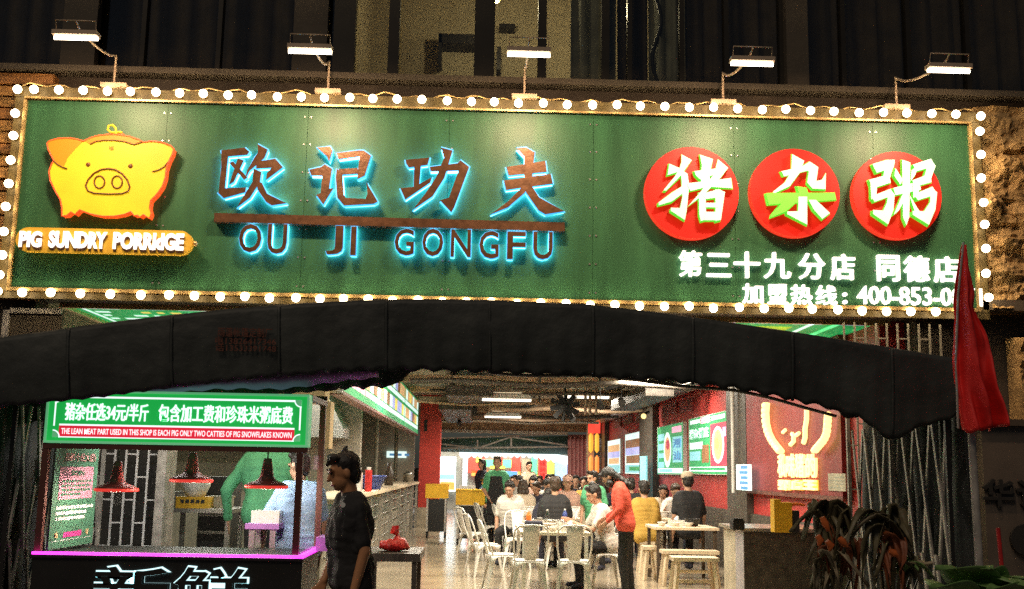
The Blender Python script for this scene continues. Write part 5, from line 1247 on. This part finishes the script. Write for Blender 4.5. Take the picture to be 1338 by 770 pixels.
def person(lab, x, y, face, pose='stand', k=1., base=G0, seat=.45, lean=0., lean_s=0., shirt='c_black', sleeve='short', pants='c_black', hair='short', hairm='hair', head_p=0., head_y=0.,
           armL=None, armR=None, cap=None, apron=None, shoes='c_navy', vox=.013, skin='skin', detail=False, extra_hair=(), legs=None):
    """face: 0 looks into the building (+Y), 90 to the left (-X), 180 to the street, -90 to the right. arms: (elbow, hand) as (fwd, side, up) from the shoulder"""
    fa = math.radians(face); F = V((-math.sin(fa), math.cos(fa), 0)); Sd = V((math.cos(fa), math.sin(fa), 0)); U = V((0,0,1))
    O = V((x, y, base))
    hipz = .90*k if pose == 'stand' else seat+.09
    hip = O+U*hipz
    ln = math.radians(lean); T = (U*math.cos(ln)+F*math.sin(ln)+Sd*lean_s).normalized(); TF = (F*math.cos(ln)-U*math.sin(ln)).normalized()
    sh = hip+T*.48*k; neck = sh+T*.05*k
    hp = math.radians(head_p)+ln*.55; HU = (U*math.cos(hp)+F*math.sin(hp)); HF = (F*math.cos(hp)-U*math.sin(hp))
    hy = math.radians(head_y); HF2 = (HF*math.cos(hy)+Sd*math.sin(hy)).normalized(); HS = HF2.cross(HU).normalized(); HF = HF2
    hc = neck+HU*.165*k+HF*.02
    shl = [sh-Sd*.165*k-T*.02, sh+Sd*.165*k-T*.02]
    W3 = lambda s, o: s+F*o[0]*k+Sd*o[1]*k+U*o[2]*k
    aL = armL or ((-.02, -.06, -.27), (.06, -.05, -.52)); aR = armR or ((-.02, .06, -.27), (.06, .05, -.52))
    arms = [(shl[0], W3(shl[0], aL[0]), W3(shl[0], aL[1])), (shl[1], W3(shl[1], aR[0]), W3(shl[1], aR[1]))]
    lg = []
    for i, s in enumerate((-1, 1)):
        h0 = hip+Sd*.085*s*k-U*.02
        if legs: kn, an = [h0+F*o[0]+Sd*o[1]*s+U*o[2] for o in legs[i]]
        elif pose == 'stand': kn = h0+F*.03-U*.42*k+Sd*.01*s; an = h0-U*(hipz-.02-.07)+Sd*.02*s-F*.02
        else: kn = h0+F*.40*k+Sd*.05*s-U*.02; an = V((kn.x, kn.y, base+.07))-F*.04
        lg.append((h0, kn, an))
    def head(bm):
        ell(bm, hc+HU*.02*k-HF*.012, .074*k, .094*k, .10*k, HS, HF, HU)
        ell(bm, hc-HU*.045*k+HF*.018, .058*k, .068*k, .072*k, HS, HF, HU)
        capsule(bm, hc-HU*.09*k+HF*.045, hc-HU*.088*k+HF*.055, .026*k, .022*k)
        capsule(bm, hc+HU*.012*k+HF*.078, hc-HU*.028*k+HF*.098, .009*k, .015*k)
        capsule(bm, hc+HU*.03*k+HF*.078-HS*.035, hc+HU*.03*k+HF*.078+HS*.035, .014*k, .014*k)
        capsule(bm, hc-HU*.062*k+HF*.076-HS*.016, hc-HU*.062*k+HF*.076+HS*.016, .010*k, .010*k)
        for s in (-1, 1): ell(bm, hc-HU*.008*k-HF*.008+HS*.076*s*k, .012*k, .02*k, .032*k, HS, HF, HU)
    def torso(bm, g):
        for i in range(9):
            t = i/8; c = hip.lerp(sh, t)+TF*(.012*math.sin(t*3)); w = (.085, .078, .072, .075, .085, .098, .112, .12, .115)[i]*k; r = (.115, .112, .105, .104, .108, .112, .11, .095, .07)[i]*k+g
            capsule(bm, c-Sd*w, c+Sd*w, r, r, 12)
    def hand(bm, el, h, s):
        d = (h-el).normalized(); side = Sd*s; pn = d.cross(F if abs(d.dot(F)) < .8 else U).normalized(); wv = d.cross(pn).normalized()
        c = h+d*.05; 
        for o in (-.024, -.008, .008, .024): capsule(bm, h+wv*o*.7, h+d*.085+wv*o, .013, .0115, 6)
        for o, L in ((-.027, .066), (-.009, .078), (.009, .074), (.027, .058)):
            a = h+d*.085+wv*o; cr = -s*pn if False else (TF if abs(d.dot(TF)) < .8 else U*-1); m1 = a+d*L*.55+cr*.012; capsule(bm, a, m1, .0095, .009, 6); capsule(bm, m1, m1+d*L*.35+cr*.03, .009, .0075, 6)
        th = h+d*.025+F*.022; t1 = th+(d*.6+F*.6)*.045; capsule(bm, th, t1, .0125, .0105, 6); capsule(bm, t1, t1+d*.032, .0105, .009, 6)
    bm = bmesh.new(); head(bm); capsule(bm, sh-T*.02, hc-HU*.05-HF*.02, .058*k, .052*k); torso(bm, 0)
    for i, (a, e, h) in enumerate(arms): capsule(bm, a, e, .048*k, .038*k); capsule(bm, e, h, .038*k, .026*k); hand(bm, e, h, -1 if i == 0 else 1)
    for h0, kn, an in lg: capsule(bm, h0, kn, .085*k, .055*k); capsule(bm, kn, an, .056*k, .036*k); capsule(bm, an-U*.03+F*.0, an-U*.04+F*.14, .036, .028)
    body = fuse(bm, 'person', skin, None, vox, 3)
    rebase(body, O); tag(body, lab, 'person')
    if True:      # clothing
        bm = bmesh.new(); torso(bm, .016)
        capsule(bm, sh-T*.03, neck-T*.01, .075*k, .062*k)
        for a, e, h in arms:
            capsule(bm, a, a.lerp(e, .75) if sleeve == 'short' else e, .064*k, .058*k if sleeve == 'short' else .052*k)
            if sleeve == 'long': capsule(bm, e, e.lerp(h, .93), .05*k, .038*k)
        fuse(bm, 'shirt', shirt, body, vox, 3, .012 if not detail else .020, 9. if not detail else 13.)
        bm = bmesh.new()
        capsule(bm, hip-Sd*.085*k, hip+Sd*.085*k, .125*k, .125*k, 12); capsule(bm, hip+T*.04-Sd*.08*k, hip+T*.04+Sd*.08*k, .12*k, .12*k, 12)
        for h0, kn, an in lg: capsule(bm, h0, kn, .10*k, .07*k); capsule(bm, kn, an+U*.02, .068*k, .053*k)
        fuse(bm, 'trousers', pants, body, vox, 3, .010)
        for h0, kn, an in lg:
            bm = bmesh.new(); capsule(bm, an-U*.028-F*.03, an-U*.035+F*.15, .042, .034); fuse(bm, 'shoe', shoes, body, .012, 2)
    bm = bmesh.new()
    ell(bm, hc+HU*.042*k-HF*.028, .086*k, .098*k, .094*k, HS, HF, HU); ell(bm, hc-HU*.01*k-HF*.05, .080*k, .066*k, .09*k, HS, HF, HU)
    capsule(bm, hc+HU*.105*k+HF*.045-HS*.04, hc+HU*.105*k+HF*.045+HS*.04, .03*k, .03*k)
    if hair == 'long':
        for s in (-1, 0, 1): capsule(bm, hc-HF*.065+HS*.05*s, hc-HF*.075+HS*.06*s-HU*.30*k*.9, .05*k, .045*k)
    elif hair == 'bob':
        for s in (-1, 0, 1): capsule(bm, hc-HF*.055+HS*.055*s, hc-HF*.055+HS*.065*s-HU*.12*k, .05*k, .042*k)
    elif hair == 'bun': ell(bm, hc+HU*.13*k-HF*.04, .045, .045, .04, HS, HF, HU)
    elif hair == 'tuft':
        capsule(bm, hc+HU*.125*k-HF*.03, hc+HU*.158*k-HF*.05, .022, .008); capsule(bm, hc+HU*.10*k+HF*.055, hc+HU*.07*k+HF*.085, .026, .014)
    elif hair == 'tail': capsule(bm, hc-HF*.11+HU*.03, hc-HF*.14-HU*.10, .035, .025); capsule(bm, hc-HF*.14-HU*.10, hc-HF*.12-HU*.22, .028, .012)
    for (f_, s_, u_, r_) in extra_hair: ell(bm, hc+HF*f_+HS*s_+HU*u_, r_, r_, r_, HS, HF, HU)
    fuse(bm, 'hair', hairm, body, min(vox, .012), 2, .010 if not detail else .006, 30. if not detail else 42.)
    if cap:
        bm = bmesh.new(); ell(bm, hc+HU*.075*k-HF*.012, .096*k, .112*k, .075*k, HS, HF, HU); capsule(bm, hc+HU*.06*k+HF*.09-HS*.03, hc+HU*.05*k+HF*.15-HS*.0, .03, .02); fuse(bm, 'cap', cap, body, .012, 2)
    for s in (-1, 1):
        q = MB(); q.sphere(hc+HU*.012*k+HF*.080+HS*.031*s, .0072, 8, 6); q.build('eye', 'hair', body)
    if detail:
        for s in (-1, 1):
            q = MB(); q.tube([hc+HU*.034+HF*.088+HS*.016*s, hc+HU*.040+HF*.088+HS*.034*s, hc+HU*.034+HF*.08+HS*.052*s], .005, 5); q.build('eyebrow', 'hair', body)
        q = MB(); q.tube([hc-HU*.062+HF*.084-HS*.018, hc-HU*.060+HF*.0885, hc-HU*.062+HF*.084+HS*.018], .005, 5); q.build('lips', 'print_rose', body)
    if apron:
        bm = bmesh.new(); c = hip.lerp(sh, .55)
        for i in range(16):
            t = i/15; c = (hip-U*.22).lerp(sh-T*.06, t)+TF*(.118*k-.01*abs(t-.5)); w = (.15-.065*max(0, t-.3)/.7)*k; capsule(bm, c-Sd*w, c+Sd*w, .034, .034)
        fuse(bm, 'apron', apron, body, vox, 2, .006)
    return body
# man in black in front
Ym = 6.75
man = person('man in black T-shirt and trousers standing beside the food stall with head bowed', at(462, Ym), Ym, 112, k=.925, base=.1-.02, lean=3, head_p=12, hair='tuft', vox=.0065, skin='skin_lit', detail=True, sleeve='short',
       armL=((-.04, -.05, -.27), (.02, -.03, -.53)), armR=((.02, .06, -.27), (.12, .0, -.48)))
q = MB(); cc = P(448, 660, 6.56); q.cone(cc+V((0,.012,0)), cc, .012, .016, 8); q.build('badge', 'print_white', man)
# stall workers
person('worker in a loose light blue shirt standing behind the food stall counter', at(390, 9.05), 9.05, 20, k=.93, base=.10, lean=4, shirt='c_blue', hair='short', head_p=10, head_y=-30, sleeve='short', armL=((-.02, -.13, -.24), (.12, -.12, -.46)), vox=.011)
person('worker in a green shirt bending over behind the heat lamps, seen from the back', at(347, 10.3), 10.3, 8, k=1.13, base=.12, lean=16, shirt='c_green', hair='short', head_p=40, sleeve='long', armL=((.02, -.18, -.26), (.12, -.16, -.50)), armR=((.06, .14, -.26), (.22, .08, -.46)), vox=.012)
# woman bending in red and the diner in white
person('woman in a bright orange red top and black trousers standing head bowed by the table', at(818, 13.65), 13.65, 78, k=.93, lean=9, shirt='c_red', sleeve='long', hair='long', head_p=48, extra_hair=((.03,.05,.0,.07), (.05,-.05,-.06,.055), (.04,.05,-.12,.06), (.0,.0,-.2,.07)), armL=((.0, -.08, -.26), (.16, -.05, -.42)), armR=((.02, .08, -.26), (.20, .02, -.38)), legs=((( .03, .01, -.40), (.0, .02, -.76)), ((-.01, .01, -.40), (-.05, .02, -.76))), vox=.011)
person('woman in a white top and dark trousers sitting at the crowded table, facing left', at(795, 14.3), 14.3, 100, 'sit', k=.97, lean=14, shirt='c_white', sleeve='short', hair='bun', head_p=16, armL=((.16, -.03, -.24), (.36, .04, -.18)), armR=((.14, .04, -.24), (.34, -.02, -.16)), vox=.011)
person('person in a green top with black hair standing behind the woman in white', at(779, 16.9), 16.9, 150, k=.87, lean=14, shirt='c_green', hair='short', vox=.013, head_y=20)
person('man in a black shirt sitting with his back to the street at the second table', at(726, 16.7), 16.7, 5, 'sit', k=1.04, lean=10, shirt='c_black', pants='c_navy', hair='short', hairm='hair_brown')
person('child in a dark shirt leaning forward at the crowded table, face to the right', at(700, 17.2), 17.2, -60, 'sit', k=.86, lean=22, shirt='c_navy', hair='short', head_p=12)
person('person with dark hair and pale top sitting at the far left of the crowded table', at(668, 17.9), 17.9, 168, 'sit', k=.98, lean=16, shirt='c_white', hair='short', head_p=18)
person('person in a pale pink hooded top sitting behind the man in black', at(741, 19.9), 19.9, 175, 'sit', k=1.04, lean=8, shirt='c_pink', hair='bob', cap='c_pink')
person('worker in a green top and dark apron standing in the aisle facing the street', at(648, 20.8), 20.8, 172, k=1.0, shirt='c_green', apron='c_black', hair='short', hairm='hair_brown', armL=((.02, -.08, -.27), (.16, .04, -.42)), armR=((.02, .08, -.27), (.16, -.04, -.42)))
person('person in a yellow top sitting far back at the right of the aisle', at(764, 21.6), 21.6, 150, 'sit', k=1.0, shirt='c_yellow', hair='bob')
person('diner in dark clothes with reddish face sitting far back near the plastic curtain', at(752, 23.0), 23.0, 170, 'sit', k=1.02, shirt='c_navy', hair='short')
person('diner in a mustard shirt sitting back to the street beside the bending woman', at(845, 16.5), 16.5, 12, 'sit', k=1.0, lean=10, shirt='c_mustard', hair='short', sleeve='short')
person('man in a black shirt and beige cap sitting back to the street by posters', at(902, 16.9), 16.9, 10, 'sit', k=1.07, seat=.52, lean=8, shirt='c_black', hair='short', cap='c_beige', sleeve='short')
person('person in dark clothes standing far back left by the bright rear shop', at(628, 27), 27, 120, k=1., shirt='c_navy', hair='bob', vox=.016)
person('person in a beige top standing far back right of the green aproned worker', at(690, 28.5), 28.5, 200, k=.98, shirt='c_beige', hair='short', vox=.016)
person('person in a white top sitting far back at the left of the aisle', at(676, 24.5), 24.5, 100, 'sit', k=1.0, shirt='c_white', hair='short', vox=.016)
person('person in a black top sitting far back under the yellow signs', at(716, 25.5), 25.5, 185, 'sit', k=1.03, shirt='c_black', hair='long', vox=.016)

# more diners and chairs in the middle and far distance
CLO = {'c_white': 'white', 'c_navy': 'navy', 'c_pink': 'pale pink', 'c_black': 'black', 'c_beige': 'beige', 'c_mustard': 'mustard', 'c_red': 'red', 'c_green': 'green', 'c_blue': 'light blue', 'c_yellow': 'yellow'}
more = ((686, 19.2, 20, 'c_beige', 'bob', 'at the table left of the man in black'), (702, 20.4, 175, 'c_navy', 'short', 'beyond the child at the second table'), (757, 18.2, -95, 'c_beige', 'tail', 'beside the far white chair'),
 (712, 22.4, 190, 'c_white', 'short', 'in the middle of the aisle tables'), (730, 23.6, 160, 'c_red', 'bob', 'below the blue and white sign'), (660, 23.0, 110, 'c_black', 'short', 'behind the green aproned worker'), (694, 22.9, 185, 'c_pink', 'long', 'between the middle tables'),
 (744, 26.5, 175, 'c_mustard', 'short', 'below the pink sign far back'), (770, 25.5, 150, 'c_white', 'bob', 'near the lantern column'), (785, 22.0, 90, 'c_blue', 'short', 'below the smallest poster'), (806, 21.0, 170, 'c_navy', 'bob', 'against the red wall below the pale posters'),
 (822, 19.3, -10, 'c_black', 'short', 'behind the mustard shirted diner'), (866, 19.0, 185, 'c_beige', 'bob', 'beyond the wooden table, facing the street'), (884, 18.6, 175, 'c_white', 'short', 'beyond the wooden table beside the capped man'), (640, 25.5, 150, 'c_blue', 'tail', 'near the rear opening at the left'),
 (672, 29.0, 170, 'c_navy', 'short', 'at the very back left of centre'), (702, 30.0, 185, 'c_pink', 'bob', 'at the very back before the red signs'), (722, 31.0, 160, 'c_white', 'short', 'at the very back below the yellow sign'), (756, 28.8, 150, 'c_black', 'bob', 'at the very back by the curtain'), (778, 27.0, 120, 'c_beige', 'short', 'at the back beside the lantern column'), (652, 22.0, 100, 'c_mustard', 'bob', 'left of the aisle beside the green worker'))
for px, Y, fc, sh_, hr, wh in more:
    person('seated diner in a %s top %s' % (CLO[sh_], wh), at(px, Y), Y, fc, 'sit', k=random.uniform(.92, 1.06), lean=random.uniform(4, 22), lean_s=random.uniform(-.08, .08), shirt=sh_, pants=random.choice(['c_navy', 'c_black']), hair=hr, hairm=random.choice(['hair', 'hair_brown']), head_p=random.uniform(0, 22), head_y=random.uniform(-30, 30), sleeve=random.choice(['short', 'long']),
       armL=((.12, -.08, -.24), (.32, -.02, -.16)), armR=((.14, .08, -.22), (.30, .04, -.10)), vox=.016)
    chair(at(px, Y), Y-.0, fc, 'white chair of the %s topped diner %s' % (CLO[sh_], wh))
for px0, px1, y0, y1, lb in ((680, 724, 21.2, 22.0, 'pale dining table in the middle distance between the seated diners'), (730, 766, 21.8, 22.6, 'pale dining table far back below the blue and white sign'), (690, 740, 24.2, 25.0, 'farthest pale dining table before the rear opening'), (792, 826, 19.6, 20.4, 'pale dining table against the red wall below the pale posters')):
    long_table(px0, px1, y0, y1, .74, lb, 'white_metal')
for k, (px, Y) in enumerate(((688, 21.3), (700, 21.5), (716, 21.3), (738, 22), (752, 22.1), (700, 24.4), (722, 24.4), (800, 19.8), (815, 19.9))):
    dish(bowl0, at(px, Y), Y+.15, .74+G0+.001, 'white bowl on a distant dining table, %s from the left' % ('first', 'second', 'third', 'fourth', 'fifth', 'sixth', 'seventh', 'eighth', 'ninth')[k], 'bowl', 'bowls on distant tables')
for k, (px, Y, rz) in enumerate(((664, 19.8, -80), (682, 21.0, 10), (724, 20.6, 20), (746, 21.2, 95), (796, 18.6, 100), (858, 17.9, 12))):
    chair(at(px, Y), Y, rz, ('empty white metal chair left of the second table', 'empty white metal chair at the middle distance table', 'empty white metal chair behind the man in black', 'empty white metal chair by the far table below the signs', 'empty white metal chair behind the bending woman in red', 'empty white metal chair beyond the mustard shirted diner')[k])
for k, (px, Y, h, r, m, lab, nm) in enumerate(((724, 14.1, .11, .13, 'stainless', 'steel porridge pot in the middle of the crowded table', 'pot'), (708, 15.0, .09, .11, 'dark_metal', 'dark clay pot at the far end of the crowded table', 'pot'), (726, 17.7, .10, .11, 'stainless', 'steel pot on the second table', 'pot'), (905, 15.4, .10, .10, 'dark_metal', 'dark clay pot on the wooden table', 'pot'))):
    x = at(px, Y); q = MB(); q.lathe((x, Y, zt+.002), [(0, 0), (r*.7, 0), (r, h*.5), (r*1.02, h), (r*1.1, h), (r*.95, h*.92), (0, h*.85)], 14); tag(rebase(q.build(nm, m), (x, Y, zt)), lab, 'pot')
for k, (px, Y, lab) in enumerate(((745, 13.6, 'white tissue box at the near right of the crowded table'), (884, 15.5, 'white tissue box on the wooden table'), (850, 17.3, 'white tissue box among the cups on the side table'))):
    x = at(px, Y); z_ = zt+(.02 if k == 2 else 0); q = MB(); q.box((x-.11, Y-.06, z_+.002), (x+.11, Y+.06, z_+.075), 'china'); q.cone((x, Y, z_+.076), (x+.02, Y, z_+.13), .04, .015, 6, 'print_white'); tag(rebase(q.build('tissue_box'), (x, Y, z_)), lab, 'box')
# things the near diners left about
for k, (px, Y, m, lab) in enumerate(((697, 13.6, 'c_navy', 'dark blue handbag lying on the crowded table'), (715, 14.6, 'booth_frame', 'dark menu folder lying on the crowded table'))):
    x = at(px, Y); q = MB(); q.box((x-.11, Y-.08, zt+.002), (x+.11, Y+.08, zt+(.12 if k == 0 else .015))); o = q.build(('handbag', 'menu_folder')[k], m); md = o.modifiers.new('b', 'BEVEL'); md.width = .02 if k == 0 else .004; md.segments = 2
    tag(rebase(o, (x, Y, zt)), lab, ('bag', 'menu')[k])
for k in range(3):
    x, Y = at(690+26*k, 14.0), 13.9+.3*k; q = MB(); q.cone((x, Y, zt+.001), (x, Y, zt+.17), .033, .033, 10, 'clear' if k == 1 else 'orange_p' if k == 0 else 'blue_p'); q.cone((x, Y, zt+.171), (x, Y, zt+.22), .033, .012, 10); q.cone((x, Y, zt+.221), (x, Y, zt+.24), .014, .014, 8, 'white_paint')
    tag(rebase(q.build('drink_bottle'), (x, Y, zt)), '%s drink bottle standing on the crowded table' % ('orange', 'clear', 'blue')[k], 'bottle')

# ------------------------------------------------------------------ plants at the right
def leaf(pts, w, m, name, parent, curl=.25, n=12, solid=.003):
    """a broad leaf along a bent midrib; w is the half width"""
    pts = [V(p) for p in pts]; rows = []
    def bez(t):
        q = pts[:]
        while len(q) > 1: q = [a.lerp(b, t) for a, b in zip(q, q[1:])]
        return q[0]
    for i in range(n+1):
        t = i/n; c = bez(t); d = (bez(min(1, t+.02))-bez(max(0, t-.02))).normalized()
        s = d.cross(V((0,0,1)));  s = V((1,0,0)) if s.length < .05 else s.normalized()
        up = s.cross(d); ww = w*(math.sin(PI*min(1, t*1.02+.06))**.75)+.002
        rows.append([c+s*ww*k+up*(curl*ww*k*k+.012*math.sin(9*t+4*k)) for k in (-1, -.6, -.2, 0, .2, .6, 1)])
    q = MB(); q.sheet(rows); return q.build(name, m, parent, solid)
random.seed(31)
def plant(px, Y, z, lab, specs, stalk):
    b0 = P(px, 770, Y); b0.z = .1; t = thing('potted_plant', b0, lab, 'plant', None)
    q = MB(); q.lathe(b0, [(0, 0), (.13, 0), (.17, .28), (.185, .28), (.185, .31), (.16, .31), (.15, .27), (0, .27)], 16); q.build('pot', 'neigh', t)
    extra = []
    for (p0, p1, p2, w, m) in specs:
        for r_ in range(2):
            j = lambda p, a: (p[0]+random.uniform(-a, a), p[1]+random.uniform(-a*.6, a))
            extra.append((j(p0, 12), j(p1, 16), j(p2, 22), w*random.uniform(.5, .9), random.choice([m, m, 'leaf_olive', 'leaf_tan'])))
    for (p0, p1, p2, w, m) in list((a_, b_, c_, w_*.8, m_) for a_, b_, c_, w_, m_ in specs)+extra:
        A = b0+V((random.uniform(-.05, .05), random.uniform(-.05, .05), .3))
        B, C, D = P(p0[0], p0[1], Y+random.uniform(-.15, .15)), P(p1[0], p1[1], Y-random.uniform(.0, .2)), P(p2[0], p2[1], Y-random.uniform(.05, .25))
        q = MB(); q.tube([A, A.lerp(B, .5)+V((0, .03, .03)), B], [.014, .010, .006], 6); q.build('stem', 'leaf_tan' if random.random() < .3 else 'leaf_olive', t)
        leaf([B, C*2-(B+D)/2, D], w, m, 'leaf', t)
    return t
plant(1075, 7.6, .1, 'potted plant with drooping dark olive leaves and orange flower spikes right of the entrance counter',
  (((1088,700),(1066,662),(1048,705),.075,'leaf_olive'), ((1090,720),(1072,668),(1068,735),.07,'leaf_olive'), ((1094,715),(1100,664),(1118,728),.075,'leaf_olive'), ((1090,710),(1098,668),(1096,742),.06,'leaf_olive'),
   ((1082,730),(1085,690),(1090,742),.035,'leaf_rust'), ((1068,755),(1078,715),(1084,762),.035,'leaf_rust'), ((1100,750),(1106,712),(1114,768),.045,'leaf_rust'), ((1066,772),(1070,735),(1074,765),.05,'leaf_tan')), 0)
for pts in (((1074,677),(1078,685),(1082,694)), ((1081,708),(1083,714),(1082,720)), ((1096,705),(1100,712),(1104,716))): pass
plant(1165, 7.4, .1, 'potted plant with arching olive and rust coloured leaves beside the big green leaves',
  (((1155,705),(1140,672),(1112,705),.08,'leaf_olive'), ((1160,705),(1168,668),(1192,715),.09,'leaf_olive'), ((1165,725),(1150,680),(1142,745),.07,'leaf_olive'), ((1170,740),(1178,690),(1196,755),.07,'leaf_olive'),
   ((1160,735),(1166,700),(1184,772),.055,'leaf_rust'), ((1150,745),(1156,715),(1164,765),.04,'leaf_rust'), ((1175,750),(1182,730),(1200,745),.04,'leaf_green'), ((1190,752),(1200,735),(1212,745),.035,'leaf_tan')), 0)
fp = [o for o in S.objects if o.name.startswith('potted_plant')]
for par, lst in ((fp[0], (((1074,676),(1078,684),(1083,694)), ((1068,700),(1072,706),(1070,714)), ((1080,707),(1086,713),(1084,720)), ((1097,703),(1101,708),(1107,715)))), (fp[1], (((1163,720),(1168,723),(1173,727)),))):
    for pts in lst:
        q = MB(); q.tube([P(*p, 7.15) for p in pts], [.018, .026, .010], 8); q.build('flower', 'flower', par)
b0 = P(1290, 770, 5.2); b0.z = .1
t = thing('leafy_plant', b0, 'large leafed bright green plant in the lower right corner', 'plant')
q = MB(); q.lathe(b0, [(0, 0), (.2, 0), (.25, .3), (.27, .3), (.27, .34), (.24, .34), (.22, .3), (0, .3)], 18); q.build('pot', 'neigh', t)
for B, C, D, w in (((1270,790),(1285,738),(1222,742),.13), ((1282,790),(1262,742),(1298,742),.15), ((1300,800),(1322,738),(1345,770),.14), ((1262,800),(1245,752),(1215,768),.12), ((1300,810),(1312,752),(1290,770),.13), ((1330,800),(1338,745),(1370,760),.14)):
    B, C, D = P(*B, 5.25), P(*C, 5.2), P(*D, 5.0)
    q = MB(); q.tube([b0+V((0,0,.3)), B], .012, 6); q.build('stem', 'leaf_green', t)
    leaf([B, C, D], w, 'leaf_green', 'leaf', t, .18, 14)
b0 = P(1305, 760, 6.2); q = MB(); q.tube([V((b0.x+.02, 6.2, .1)), P(1309, 740, 6.2), P(1304, 690, 6.2)], .012, 6, 'red_p'); tag(rebase(q.build('red_stake'), (b0.x+.02, 6.2, .1)), 'thin red stake standing behind the large green leaves at the right', 'stake')
